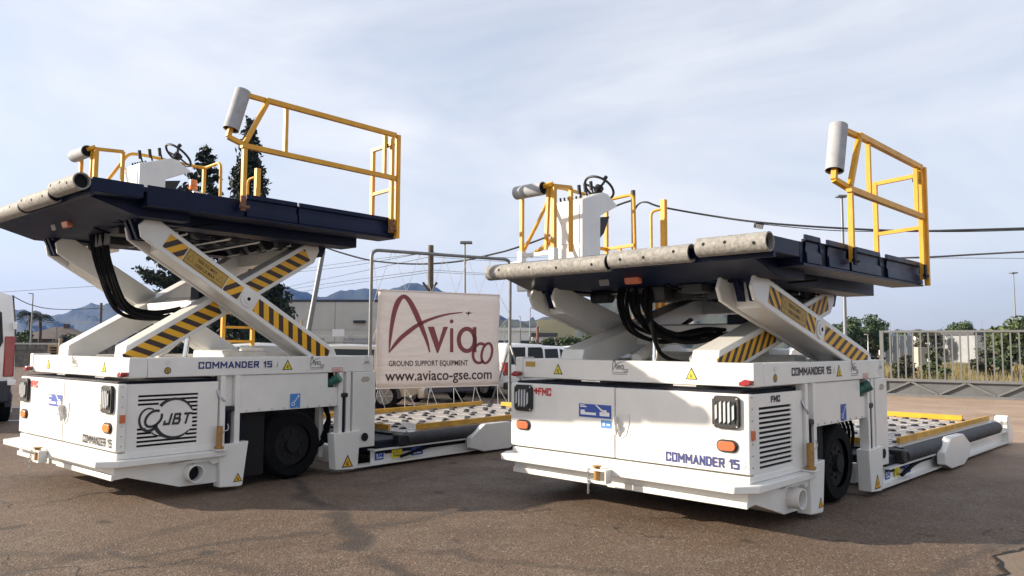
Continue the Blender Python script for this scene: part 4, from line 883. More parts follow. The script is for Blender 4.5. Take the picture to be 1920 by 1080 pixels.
# ------------------------------------------------------------------ vehicles
def vehicle(name, label, loc, yaw, L_, Wd, H, paint, style, group=None, detail=True):
    """a car along +x (front), its profile by stations (x, sill, belt, roof, half width factor)"""
    root = empty(name, loc, yaw); tag(root, label, {'van': 'van', 'hatch': 'car', 'suv': 'car', 'cargo': 'van', 'sedan': 'car'}[style], group)
    if style == 'van':   st = [(-.5, .30, .58, .95, .90), (-.485, .22, .60, .985, .97), (-.30, .17, .60, 1.0, 1), (.05, .17, .60, 1.0, 1), (.18, .17, .60, .96, 1), (.33, .17, .60, .66, .98), (.44, .18, .55, .57, .95), (.5, .24, .42, .44, .84)]
    elif style == 'cargo': st = [(-.5, .20, .52, .93, .94), (-.49, .18, .52, .985, .985), (-.2, .14, .52, 1.0, 1), (.2, .14, .52, 1.0, 1), (.30, .14, .52, .95, 1), (.41, .14, .50, .56, .97), (.47, .15, .45, .47, .95), (.5, .18, .36, .38, .86)]
    elif style == 'suv': st = [(-.5, .30, .58, .62, .88), (-.475, .24, .62, .78, .95), (-.40, .20, .63, .965, 1), (-.1, .19, .62, 1.0, 1), (.10, .19, .61, .985, 1), (.27, .19, .60, .66, .99), (.43, .22, .54, .56, .95), (.5, .28, .42, .45, .82)]
    elif style == 'sedan': st = [(-.5, .32, .58, .62, .88), (-.46, .24, .64, .66, .95), (-.33, .2, .64, .70, 1), (-.17, .19, .63, .97, 1), (.02, .19, .62, 1.0, 1), (.24, .19, .61, .66, .99), (.43, .22, .55, .57, .95), (.5, .28, .42, .45, .82)]
    else: st = [(-.5, .30, .60, .64, .88), (-.475, .24, .63, .76, .95), (-.38, .20, .64, .95, 1), (-.1, .19, .63, 1.0, 1), (.08, .19, .62, .985, 1), (.27, .19, .61, .65, .99), (.43, .22, .54, .56, .95), (.5, .28, .42, .45, .82)]
    hw = Wd / 2; V = []
    for (x, a, bb, r, k) in st:
        top = r - bb > .12; rw = .80 if top else .93
        if style in ('cargo', 'van') and top: rw = .90
        for (z, y) in ((a, .92), ((a + bb) / 2, 1.0), (bb, .985), (bb + (r - bb) * .55, (.985 + rw) / 2 + .01), (r - .02, rw), (r, rw * .8), (r + .012 * (1 if top else .3), 0)):
            V.append((x * L_, hw * k * y, z * H))
    n = 7; ns = len(st); q = MB()
    allv = V + [(x, -y, z) for x, y, z in V]; F_ = []
    for i in range(ns - 1):
        for j in range(n - 1):
            a = i * n + j; F_.append((a, a + 1, a + n + 1, a + n)); o = ns * n; F_.append((o + a, o + a + n, o + a + n + 1, o + a + 1))
        F_.append((i * n, i * n + n, ns * n + i * n + n, ns * n + i * n))
    for i in (0, ns - 1):
        for j in range(n - 1): a = i * n + j; F_.append((a, a + 1, ns * n + a + 1, ns * n + a))
    q.add(allv, F_); body = q.build('body', paint, root)
    mo = body.modifiers.new('weld', 'WELD'); mo.merge_threshold = .002
    body.data.set_sharp_from_angle(angle=R(50))
    def prof(x):
        for s, e in zip(st, st[1:]):
            if s[0] <= x <= e[0]:
                t = (x - s[0]) / (e[0] - s[0]); return [s[k] + (e[k] - s[k]) * t for k in range(5)]
        return st[-1]
    # side windows
    wins = {'van': [(.07, .20)], 'cargo': [(.24, .33)], 'suv': [(-.41, -.27), (-.25, -.03), (-.01, .17)], 'sedan': [(-.2, -.03), (-.01, .13)], 'hatch': [(-.40, -.27), (-.25, -.03), (-.01, .17)]}[style]
    for sg in (1, -1):
        for a, c in wins:
            q = MB(); pts = []
            for x, lv in ((a, .06), (c, .06), (c, .84), (a, .84)):
                p = prof(x); rr = p[3]; bb = p[2]; rw = .90 if style in ('van', 'cargo') else .80; yk = .985 + (rw - .985) * lv + .028 * (1 - abs(lv - .5) * 2) ** .5 if 0 < lv < 1 else .985
                pts.append((x * L_, sg * (hw * p[4] * (yk + .012)), (bb + (rr - bb) * lv) * H))
            if pts[2][2] - pts[1][2] < .10 * H: pts = pts[:2] + [((pts[2][0] * .75 + pts[3][0] * .25), pts[3][1], pts[3][2]), pts[3]]
            q.poly(pts); q.build('window', 'glass_car', root, smooth=False)
    # rear and front screens
    rear = {'van': [(-.502, .62, .93)], 'cargo': [(-.503, .56, .86)], 'suv': [(-.47, .66, .92)], 'sedan': [(-.30, .67, .92)], 'hatch': [(-.46, .66, .90)]}[style][0]
    zr0, zr1 = rear[1], rear[2]
    def xrear(z):
        for s, e in zip(st, st[1:]):
            if s[3] <= z <= e[3] and e[3] > s[3]: return s[0] + (e[0] - s[0]) * (z - s[3]) / (e[3] - s[3])
        return st[0][0]
    for sg in ((1, -1) if style in ('van', 'cargo') else (0,)):
        q = MB()
        if sg == 0: pts = [(xrear(zr0) * L_ - .02, -hw * .74, zr0 * H), (xrear(zr0) * L_ - .02, hw * .74, zr0 * H), (xrear(zr1) * L_ - .02, hw * .64, zr1 * H), (xrear(zr1) * L_ - .02, -hw * .64, zr1 * H)]
        else:
            x0 = -.5 * L_ - .012; pts = [(x0, sg * hw * .06, zr0 * H), (x0, sg * hw * .72, zr0 * H), (x0, sg * hw * .78, (zr0 + .06) * H), (x0 + .01, sg * hw * .74, zr1 * H - .06), (x0 + .01, sg * hw * .66, zr1 * H), (x0 + .01, sg * hw * .06, zr1 * H)]
        q.poly(pts); q.build('rear_window', 'glass_car', root, smooth=False)
    fs = [s for s in st if s[3] - s[2] > .25][-1]; fe = st[st.index(fs) + 1]; q = MB()
    lp = lambda t, o: ((fs[0] + (fe[0] - fs[0]) * t) * L_ + .015, o, (fs[3] + (fe[3] - fs[3]) * t) * H + .02)
    q.poly([lp(.08, -hw * .70), lp(.08, hw * .70), lp(.92, hw * .84), lp(.92, -hw * .84)]); q.build('windscreen', 'glass_car', root, smooth=False)
    wr = .32 if style != 'cargo' else .34; wr = wr * (H / 1.5 if style != 'cargo' else 1) if H < 1.5 else wr
    for x in (-.31, .31) if style != 'cargo' else (-.30, .33):
        for sg in (1, -1):
            q = MB(); q.cyl((x * L_, sg * (hw * .70), wr), (x * L_, sg * (hw * 1.005), wr), wr, 26); w_ = q.build('wheel', 'rubber', root, bevel=.03)
            q = MB(); q.cyl((x * L_, sg * hw * .95, wr), (x * L_, sg * (hw * 1.015), wr), wr * .60, 22); q.build('rim', 'alloy', w_)
            if detail:
                for k in range(6):
                    a = 6.283 * k / 6; q = MB(); c = Vector((x * L_, sg * hw * 1.017, wr)); q.bar(c, c + Vector((math.cos(a) * wr * .6, 0, math.sin(a) * wr * .6)), .015, .05, up=(0, 1, 0)); q.build('spoke', 'steel', w_)
            q = MB(); pts = [((x * L_) + wr * 1.16 * math.cos(t), wr + wr * 1.16 * math.sin(t)) for t in [R(-8 + 196 * i / 14) for i in range(15)]]; q.prism(pts, 'v', *sorted((sg * hw * .9, sg * hw * 1.003))); q.build('wheel_arch', 'plastic_dark', root)
    for sg in (1, -1):
        q = MB(); q.box(-.5 * L_ - .02, -.5 * L_ + .13, *sorted((sg * hw * .80, sg * hw * .965)), .42 * H if style != 'cargo' else .36 * H, .66 * H if style in ('van', 'cargo') else .58 * H); q.build('tail_lamp', 'red_lamp', root, bevel=.02)
        q = MB(); q.box(.45 * L_, .492 * L_, *sorted((sg * hw * .58, sg * hw * .88)), .41 * H, .47 * H); q.build('headlamp', 'lens', root, bevel=.02)
        q = MB(); q.box(.17 * L_, .20 * L_, *sorted((sg * hw * 1.0, sg * hw * 1.15)), .60 * H, .68 * H); q.build('mirror', 'plastic_dark', root, bevel=.02)
    q = MB(); q.box(-.5 * L_ - .05, -.5 * L_ + .1, -hw * .93, hw * .93, .17 * H, .33 * H if style != 'van' else .30 * H); q.build('rear_bumper', 'plastic_dark' if style in ('cargo', 'van') else paint, root, bevel=.04)
    q = MB(); q.box(-.5 * L_ - .056, -.5 * L_ - .052, -.24, .24, .36 * H, .36 * H + .10); pl = q.build('number_plate', 'sticker_white', root)
    if style == 'suv':
        for sg in (1, -1):
            q = MB(); q.tube([(-.36 * L_, sg * hw * .66, H * 1.0), (-.33 * L_, sg * hw * .66, H * 1.03), (.0, sg * hw * .66, H * 1.04), (.06 * L_, sg * hw * .66, H * 1.01)], .018, 6); q.build('roof_rail', 'alloy', root)
    return root

# tall delivery van whose rear corner stands at the frame's left edge
p = W(24, 790, 14.0); vy = R(127); vf = Vector((math.cos(vy), math.sin(vy))); vl = Vector((-math.sin(vy), math.cos(vy)))
van = vehicle('delivery_van', 'tall white delivery van with dark bumper, seen from its rear corner', (p.x + vf.x * 2.7 + vl.x * .98, 14.0 + vf.y * 2.7 + vl.y * .98, 0), vy, 5.4, 1.98, 2.42, 'car_white', 'cargo')
for (a, b2, c, d, e, f, nm, mt) in ((-2.715, -2.70, -.012, .012, .45, 2.25, 'door_seam', 'plastic_dark'), (-2.76, -2.70, .90, .97, 1.72, 1.86, 'hinge', 'car_white'), (-2.76, -2.70, -.97, -.90, 1.72, 1.86, 'hinge', 'car_white'), (-2.78, -2.70, -.99, -.86, .72, .82, 'step_plate', 'car_white')):
    q = MB(); q.box(a, b2, c, d, e, f); q.build(nm, mt, van, bevel=.01)
# the parking row behind the loaders
p = W(700, 760, 19.0); vehicle('parked_car', 'beige white estate car with roof rails behind the banner', (W(792, 760, 18.1).x - 2.2, 18.35, 0), R(183), 4.4, 1.78, 1.47, 'car_beige', 'suv')
p = W(830, 750, 20.6); vehicle('parked_car', 'dark blue hatchback between the beige estate and the small white van', (-2.87, 21.45, 0), R(135), 4.0, 1.7, 1.40, 'car_navy', 'hatch')
vn = None
p = W(957, 735, 21.4); vn = vehicle('small_van', 'small white van with dark rear windows and a red tail lamp beside the banner', (-1.03, 23.29, 0), R(135), 4.1, 1.80, 1.52, 'car_white', 'van')
text('plate_number', '7326 LBN', 'text_black', vn, (-.5 * 4.1 - .06, .2, .55), (0, -1, 0), UP, .4, .07, .03)
p = W(1032, 670, 27.0); vehicle('parked_car', 'white hatchback parked beyond the small white van', (p.x + .1, 28.5, 0), R(24), 4.1, 1.75, 1.44, 'car_white', 'hatch')
p = W(1112, 668, 33); vehicle('parked_car', 'white car parked beyond the white hatchback, before the hedge', (p.x, 34, 0), R(10), 4.2, 1.75, 1.46, 'car_white', 'hatch')
p = W(1150, 668, 31); vehicle('parked_car', 'grey sedan seen through the lower loader’s scissor arms', (p.x + 1.2, 31.5, 0), R(15), 4.4, 1.8, 1.36, 'car_grey', 'sedan')
p = W(500, 650, 23); vehicle('parked_car', 'white car behind the higher loader, only its roof showing', (p.x, 23.5, 0), R(20), 4.2, 1.76, 1.50, 'car_white', 'hatch')
p = W(1432, 668, 26); vehicle('parked_car', 'dark blue sedan seen under the lower loader’s rear scissor arm', (p.x, 26.5, 0), R(172), 4.3, 1.78, 1.37, 'car_navy', 'sedan')
for k, (x, mt, lb) in enumerate(((1612, 'car_grey', 'small grey car under the orange roofed shed'), (1634, 'car_white', 'small white car under the orange roofed shed'), (1652, 'car_navy', 'small dark car under the orange roofed shed beside the gate'))):
    p = W(x, 655, 88); vehicle('distant_car', lb, (p.x, 88, 0), R(90 + 8 * k), 4.2, 1.75, 1.46, mt, 'hatch', 'cars under the shed roof', False)
# little utility cart
p = W(1472, 668, 27); ct_ = empty('utility_cart', (p.x, 27.3, 0)); tag(ct_, 'small blue and white utility cart with a flat canopy', 'cart')
for nm, mt, bxs in (('body', 'car_white', [(-1.0, 1.0, -.6, .6, .35, .85)]), ('hood', 'sticker_blue', [(-.15, .75, -.55, .55, .853, 1.12)]), ('canopy', 'car_white', [(-.75, .95, -.65, .65, 1.78, 1.84)]), ('seat', 'plastic_dark', [(-.7, -.2, -.5, .5, .853, 1.1)])):
    q = MB(); [q.box(*x) for x in bxs]; q.build(nm, mt, ct_, bevel=.04)
for sx in (-.7, .9):
    for sy in (-.6, .6):
        q = MB(); q.tube([(sx, sy, .8), (sx, sy, 1.78)], .02, 6); q.build('canopy_post', 'galv', ct_)
for sx in (-.65, .65):
    for sy in (-1, 1):
        q = MB(); q.cyl((sx, sy * .45, .25), (sx, sy * .64, .25), .25, 18); q.build('wheel', 'rubber', ct_, bevel=.02)
p = W(1500, 672, 25); bn_ = empty('storage_bin', (p.x, 25.2, 0)); tag(bn_, 'white rounded plastic bin beside the utility cart', 'bin')
q = MB(); q.prism([(-.32, 0), (.32, 0), (.36, 1.15), (.30, 1.34), (.12, 1.45), (-.12, 1.45), (-.30, 1.34), (-.36, 1.15)], 'v', -.3, .3); q.build('shell', 'render_white', bn_, bevel=.02)
q = MB(); q.box(-.2, .2, -.315, -.301, .95, 1.2); q.build('flap', 'galv', bn_)

# ------------------------------------------------------------------ buildings
def building(name, label, x0, x1, y0, dy, h, mt, roof, yaw=0.0):
    o = empty(name, ((x0 + x1) / 2, y0, 0), yaw); tag(o, label, 'building'); w = x1 - x0
    q = MB(); q.box(-w / 2, w / 2, 0, dy, 0, h); q.build('wall', mt, o)
    q = MB(); q.box(-w / 2 - .15, w / 2 + .15, -.15, dy + .15, h + .003, h + .35); q.build('roof', roof, o); return o, w
# concrete panel hall behind the fence
a, c = W(505, 568, 60), W(760, 586, 60); x0, x1 = a.x - 6, c.x + 2
h = 4.75; o = empty('concrete_hall', ((x0 + x1) / 2, 60, 0), R(-2.5)); tag(o, 'long grey concrete panel hall with a dark roof edge behind the wire fence', 'building'); w = x1 - x0
q = MB(); q.box(-w / 2, w / 2, .1, 14, 0, h); q.build('core', 'concrete', o)
q = MB(); q.box(-w / 2 - .1, w / 2 + .1, -.06, 14, h, h + .16); q.build('roof_edge', 'coping', o)
N = 5; pw_ = w / N
for i in range(N):
    for (z0, z1) in ((0, 1.62), (1.64, 2.55), (2.57, h - .02)):
        q = MB(); q.box(-w / 2 + i * pw_ + .02, -w / 2 + (i + 1) * pw_ - .02, 0, .098, z0, z1); q.build('panel', 'concrete', o)
for i in (1, 2, 3):
    xx = -w / 2 + i * pw_ + .7
    q = MB(); q.box(xx, xx + 2.2, -.03, -.002, 0, 1.95); d_ = q.build('garage_door', 'door_grey', o)
    for k in range(4):
        q = MB(); q.box(xx + .03, xx + 2.17, -.045, -.031, .05 + k * .48, .5 + k * .48); q.build('door_slat', 'door_grey', d_)
q = MB(); q.box(w * .18, w * .23, -.25, -.003, 3.1, 3.3); q.build('wall_lamp', 'black', o)
# white notice board hanging on the wire fence
p = W(635, 624, 44)
# beige gabled warehouse
p0, p1 = W(1007, 640, 92), W(1078, 640, 92); o = empty('warehouse', (p0.x, 92, 0), 0); tag(o, 'beige gabled warehouse with a dark grey side below the hill', 'building'); w = p1.x - p0.x
zt, ze, zl = W(1057, 597, 92).z, W(1078, 608, 92).z, W(1007, 601, 92).z
q = MB(); q.prism([(0, 0), (w, 0), (w, ze), (w * .72, zt), (0, zl)], 'v', 0, .3); q.build('gable', 'render_beige', o)
q = MB(); q.box(w - .3, w, .302, 30, 0, ze - .1); q.build('side_wall', 'roof_dark', o)
q = MB(); q.hexa([(w * .72, .31, zt - .15), (w + .2, .31, ze - .12), (w + 3.0, 30, ze - .12), (w * .72, 30, zt - .15), (w * .72, .31, zt - .05), (w + .2, .31, ze), (w + 3.0, 30, ze), (w * .72, 30, zt - .05)]); q.build('roof', 'roof_dark', o)
q = MB(); q.box(w * .35, w * .70, -.06, -.003, 0, ze * .55); q.build('roller_door', 'render_white', o); q = MB(); q.box(w * .72, w * .75, -.06, -.003, .2, ze * .5); q.build('window', 'window_dark', o)
p = W(968, 622, 80); o, w = building('white_shed', 'long low white building left of the beige warehouse', p.x - 5, p.x + 2.3, 80, 12, W(968, 621, 80).z, 'render_white', 'render_white')
for k in range(3): q = MB(); q.box(-w / 2 + .8 + k * 2.3, -w / 2 + 1.9 + k * 2.3, -.05, -.002, 1.2, 1.9); q.build('window', 'window_dark', o)
p = W(1030, 625, 70); o, w = building('white_annex', 'small white annex with a dark window strip before the warehouse', p.x - 1.5, p.x + .6, 70, 4, 2.2, 'render_white', 'roof_dark')
q = MB(); q.box(-.6, .3, -.05, -.002, 1.1, 1.7); q.build('window', 'window_dark', o)
p = W(1640, 648, 95); o = empty('open_shed', (p.x - .5, 95, 0)); tag(o, 'open shed with an orange tiled roof among the trees', 'shed')
zr = W(1640, 642, 95).z; q = MB(); q.hexa([(-3.6, 0, 1.75), (4, 0, 1.75), (4, 5, 2.6), (-2.8, 5, 2.6), (-3.6, 0, 1.9), (4, 0, 1.9), (4, 5, 2.75), (-2.8, 5, 2.75)]); q.build('roof', 'roof_tile', o)
for x in (-3.2, 0, 3.6):
    q = MB(); q.box(x, x + .15, .2, .35, 0, 1.75); q.build('post', 'wood', o)
q = MB(); q.box(-3.2, 3.75, 4.6, 4.8, 0, 2.4); q.build('back_wall', 'rust', o)
p = W(1805, 650, 75); o, w = building('white_house', 'white walled house behind the gate bars', p.x - 3.2, p.x + 3.2, 75, 8, W(1800, 637, 75).z, 'render_white', 'render_white')
q = MB(); q.box(.8, 1.8, -.05, -.002, .7, 1.5); q.build('window', 'window_dark', o)
p = W(1865, 640, 70); o, w = building('grey_store', 'pale grey store building behind the bushes by the gate', p.x - 1.8, p.x + 2.0, 70, 6, W(1860, 628, 70).z, 'corrugated', 'roof_dark')
# brown roofed house and stone wall on the left
p = W(88, 640, 85); o = empty('house', (p.x, 85, 0), R(8)); tag(o, 'low house with a brown hipped roof behind the stone wall', 'house')
q = MB(); q.box(-3.0, 3.4, 0, 6, 0, 1.9); q.build('wall', 'roof_brown', o)
hr = W(88, 612, 85).z; q = MB(); q.add([(-3.4, -.4, 1.88), (3.8, -.4, 1.88), (3.8, 6.4, 1.88), (-3.4, 6.4, 1.88), (-.5, 3, hr), (.9, 3, hr)], [(0, 1, 5, 4), (1, 2, 5), (2, 3, 4, 5), (3, 0, 4), (0, 3, 2, 1)]); q.build('roof', 'roof_brown', o)
q = MB(); q.box(.6, 1.1, 2.6, 3.1, hr - .5, hr + .35); q.build('chimney', 'roof_brown', o)
q = MB(); q.box(-1.6, -.6, -.05, -.002, .7, 1.6); q.build('window', 'window_dark', o)
p = W(120, 650, 47); o = empty('stone_wall', (p.x, 47, 0)); tag(o, 'rough grey stone wall left of the loaders', 'wall')
rn = random.Random(17)
q = MB(); q.box(-9, 9, .05, .5, 0, 1.30); q.build('core', 'stone', o)
for r_ in range(4):
    x = -9
    while x < 9:
        w_ = rn.uniform(.35, .9); d_ = rn.uniform(-.03, .03); q = MB(); z0 = r_ * .34; hh = .33
        q.hexa([(x + .01, d_ + .0, z0), (x + w_ - .02, d_ + .01, z0), (x + w_ - .02, .049, z0), (x + .01, .049, z0), (x + .02, d_ - .01, z0 + hh - .02), (x + w_ - .03, d_ + .0, z0 + hh - .03), (x + w_ - .03, .049, z0 + hh - .03), (x + .02, .049, z0 + hh - .02)])
        q.build('stone', 'stone', o); x += w_
q = MB(); q.box(-9, 9, -.06, .56, 1.36, 1.46); q.build('coping', 'concrete', o)
p = W(108, 655, 45); o = empty('pallet_stack', (p.x, 45, 0)); tag(o, 'stack of pale wooden pallets standing against the stone wall', 'pallets')
for k in range(9):
    q = MB(); q.box(-.6, .6, 0, 1.0, k * .155, k * .155 + .03); 
    for x in (-.6, -.07, .46): q.box(x, x + .14, .02, .98, k * .155 + .031, k * .155 + .13)
    q.build('pallet', 'wood_pale', o)
p = W(113, 650, 43.5); tag(MB().cyl((p.x, 43.5, 0), (p.x, 43.5, 1.75), .09, 10).build('timber_post', 'wood_pale'), 'stout pale timber post beside the wooden pallets', 'post')

# ------------------------------------------------------------------ wire fence before the hall
fa, fb_ = W(470, 655, 46), W(720, 655, 42); o = empty('wire_fence', (fa.x, fa.y, 0)); tag(o, 'chain link fence with thin grey posts before the concrete hall', 'fence')
fv = Vector((fb_.x - fa.x, fb_.y - fa.y, 0)); FL = fv.length; fd = fv.normalized(); FH = 1.95
for k in range(5):
    q = MB(); c = fd * (FL * k / 4); q.tube([c, c + Vector((0, 0, FH))], .03, 8); q.build('post', 'galv', o)
q = MB(); q.tube([Vector((0, 0, FH - .02)), fd * FL + Vector((0, 0, FH - .02))], .012, 5); q.build('top_wire', 'galv', o)
q = MB(); s = -FH
while s < FL:
    for sg in (1, -1):
        a0, a1 = (s, s + FH) if sg > 0 else (s + FH, s); z0, z1 = 0.02, FH
        def cl_(a, z, b2, zz):
            if a < 0: t = (0 - a) / (b2 - a); a, z = 0, z + (zz - z) * t
            if a > FL: t = (FL - a) / (b2 - a); a, z = FL, z + (zz - z) * t
            return a, z
        if max(a0, a1) <= 0 or min(a0, a1) >= FL: continue
        A_ = cl_(a0, z0, a1, z1); B_ = cl_(a1, z1, a0, z0); q.bar(fd * A_[0] + Vector((0, 0, A_[1])), fd * B_[0] + Vector((0, 0, B_[1])), .006, .006)
    s += .11
ms = q.build('mesh', 'galv', o, smooth=False, fix=False); ms['kind'] = 'stuff'
p = W(635, 624, 43); q = MB(); q.box(p.x - .33, p.x + .33, 42.9, 42.93, p.z - .2, p.z + .2); tag(q.build('notice_board', 'sticker_white'), 'plain white notice board hanging on the wire fence', 'sign')

# ------------------------------------------------------------------ sliding gate on the right
ga, gb = W(1658, 740, 23.6), W(1925, 746, 21.6); gd0 = Vector((gb.x - ga.x, gb.y - ga.y, 0)); gdir = gd0.normalized(); GL = gd0.length + 4.0
o = empty('sliding_gate', (ga.x, ga.y, 0), math.atan2(gdir.y, gdir.x)); tag(o, 'grey steel sliding gate of upright bars on a lattice girder', 'gate')
gt = W(1658, 620, 23.6).z; g1, g0 = W(1658, 712, 23.6).z, W(1658, 739, 23.6).z
q = MB(); q.box(-.05, GL, -.04, .04, gt - .06, gt); q.build('top_rail', 'galv', o)
q = MB(); q.box(-.05, GL, -.06, .06, g1 - .03, g1 + .05); q.build('girder_chord', 'galv', o)
q = MB(); q.box(-.05, GL, -.07, .07, g0 - .06, g0 + .04); q.build('girder_chord', 'galv', o)
q = MB(); q.box(-.08, .02, -.05, .05, g0 - .06, gt); q.build('end_post', 'galv', o)
q = MB(); q.box(.0205, GL, .03, .036, g0 + .041, g1 - .031); q.build('girder_web', 'galv_dark', o)
sp = .205; k = 1; bar0 = None
while k * sp < GL:
    if bar0 is None: q = MB(); q.box(-.02, .02, -.02, .02, g1 + .051, gt - .061); bar0 = q.build('bar', 'galv', o); bar0.location = (k * sp, 0, 0)
    else: share(bar0, 'bar', (k * sp, 0, 0), o)
    k += 1
k = 0
while k * .72 < GL - .72:
    a, b2 = (k * .72 + .03, k * .72 + .72); z = (g0 + .05, g1 - .04) if k % 2 == 0 else (g1 - .04, g0 + .05); q = MB(); q.bar((a, -.02, z[0]), (b2, -.02, z[1]), .05, .055); q.build('girder_brace', 'galv', o); k += 1
q = MB(); q.box(4.3, 4.75, -.1, .1, g0 - .08, g0 + .12); q.build('roller_carriage', 'galv', o)
q = MB()
for k in range(9): q.cur = k % 2; q.box(-.11, -.0805, -.055, .055, g0 + k * (g1 + .9 - g0) / 9, g0 + (k + 1) * (g1 + .9 - g0) / 9)
q.build('warning_strip', ['sticker_white', 'rust'], o)
rn = random.Random(5)
for k in range(4):   # sheets of corrugated metal in the field
    p = W(1667 + k * 13.5, 666, 66); q = MB(); n = 10; wd = .60
    for i in range(n):
        x0_, x1_ = p.x - wd / 2 + wd * i / n, p.x - wd / 2 + wd * (i + 1) / n; ya, yb = (66 + .05 * (i % 2), 66 + .05 * ((i + 1) % 2)); z0, z1 = .0, W(1667, 628, 66).z
        q.hexa([(x0_, ya, z0), (x1_, yb, z0), (x1_, yb + .006, z0), (x0_, ya + .006, z0), (x0_, ya, z1), (x1_, yb, z1), (x1_, yb + .006, z1), (x0_, ya + .006, z1)])
    tag(q.build('corrugated_sheet', 'corrugated'), ('first', 'second', 'third', 'fourth')[k] + ' upright corrugated metal sheet counted from the gate’s end post', 'metal sheet', 'corrugated sheets behind the gate')
p = W(1731, 690, 46); q = MB(); q.box(p.x - .28, p.x + .28, 46, 46.5, 0, W(1731, 651, 46).z); q.box(p.x - .34, p.x + .34, 45.95, 46.55, 0, .3); tag(q.build('concrete_pillar', 'concrete_pale', bevel=.02), 'short pale concrete pillar standing in the dry grass', 'pillar')

# ------------------------------------------------------------------ poles, lamps and cables
def pole(name, label, base, top, r, mt, cat='pole', group=None):
    q = MB(); q.cyl((base[0], base[1], -.02), top, r, 12, r * .8); return tag(q.build(name, mt), label, cat, group)
def lamp_post(label, x, ytop, Y, arm=0.0, head=.35, r=.05, group='street lamps around the yard', flat_head=False, mt='lamp_grey', xo=0.0):
    p = W(x, ytop, Y); o = empty('street_lamp', (p.x, Y, 0)); tag(o, label, 'street lamp', group)
    q = MB(); q.cyl((0, 0, -.02), (xo, 0, p.z), r, 10, r * .6); q.build('mast', mt, o)
    q = MB()
    if flat_head: q.box(-head, head, -.2, .2, p.z, p.z + .10)
    else: q.bar((0 if arm >= 0 else 0, 0, p.z), (arm, 0, p.z + .05), .12, .07)
    q.build('lamp_head', mt, o, bevel=.02); return o
lamp_post('lamp post with a short arm beside the palms', 62, 551, 60, -.35, r=.07)
lamp_post('tall lamp post with a flat head rising behind the banner', 874, 457, 34, 0, .27, .07, flat_head=True, xo=-.06)
lamp_post('tall pale lamp post with a flat head behind the lower loader’s guard rail', 1578, 370, 38, 0, .26, .11, flat_head=True)
lamp_post('tall lamp post beyond the sliding gate', 1900, 513, 60, 0, .25, .07, flat_head=True)
lamp_post('short lamp post near the orange roofed shed', 1627, 628, 60, -.25, r=.05, mt='render_white')
lamp_post('slim lamp post before the green hill, left of the warehouse', 994, 578, 70, .2, r=.07)
lamp_post('slim lamp post nearest the white shed under the hill', 976, 594, 75, -.15, r=.06)
lamp_post('slim lamp post rising beside the banner’s right edge', 946, 608, 75, -.12, r=.06)
lamp_post('slim distant lamp mast over the trees beside the gate', 1669, 604, 110, -.1, r=.05)
lamp_post('slim distant lamp mast above the bushes behind the gate', 1841, 602, 110, -.1, r=.05)
p = W(1425, 440, 30); o = empty('floodlight', (p.x, 30, 0)); tag(o, 'square floodlight on a thin mast behind the lower loader', 'floodlight')
q = MB(); q.cyl((.02, 0, 0), (.02, 0, p.z), .03, 8); q.build('mast', 'black', o)
c = Vector((-.05, -.05, W(1425, 424, 30).z)); q = MB(); q.bar(c + Vector((-.17, 0, .05)), c + Vector((.17, .05, .02)), .16, .24, up=(0, -.4, .9)); q.build('head', 'black', o, bevel=.02)
q = MB(); q.bar(c + Vector((-.13, -.09, -.02)), c + Vector((.12, -.05, -.05)), .02, .17, up=(0, -.4, .9)); q.build('lens', 'lens', o)
p = W(808, 460, 36); pole('timber_pole', 'weathered timber utility pole behind the banner', (p.x + .02, 36), p, .16, 'wood')
q = MB(); z = W(808, 536, 36).z
for sx in (-1, 1): q.bar((p.x, 35.8, z - .3), (p.x + sx * .33, 35.8, z + .15), .08, .1)
tag(q.build('pole_bracket', 'wood'), 'forked wooden bracket on the pole behind the banner', 'bracket')
tp_, bs = W(606, 470, 40), W(578, 622, 40); bs2 = tp_ + (bs - tp_) * ((tp_.z + .02) / (tp_.z - bs.z)); pole('leaning_pole', 'leaning grey utility pole between the higher loader and the banner', bs2, tp_, .15, 'lamp_grey')
p = W(1187, 357, 32); pole('timber_pole', 'slim timber utility pole behind the lower loader’s console rails', (p.x + .05, 32), p, .12, 'wood')
tp_, bs = W(23, 554, 52), W(31, 640, 52); pole('timber_pole', 'slightly leaning utility pole beside the white delivery van', (bs.x + .05, 52), tp_, .13, 'wood')
p = W(190, 568, 70); pole('timber_pole', 'utility pole against the blue mountain', (p.x, 70), p, .14, 'wood')
p = W(224, 560, 50); pole('rusty_pole', 'rusty steel pole seen beneath the higher loader’s scissor arm', (p.x, 50), p, .11, 'rust')
p = W(524, 548, 50); pole('dark_pole', 'dark steel pole before the concrete hall', (p.x + .05, 50), p, .09, 'lamp_grey')
p = W(1008, 612, 60); pole('rusty_pole', 'pair of rusty stakes standing before the warehouse', (p.x, 60), p, .13, 'rust')
p = W(566, 600, 41); pole('timber_stake', 'short brown stake beside the leaning pole', (p.x, 41), p, .07, 'wood_pale')
for k, x in enumerate((107,)): p = W(x, 606, 80); pole('thin_pole', 'thin pole standing beside the brown roofed house', (p.x, 80), p, .08, 'lamp_grey')

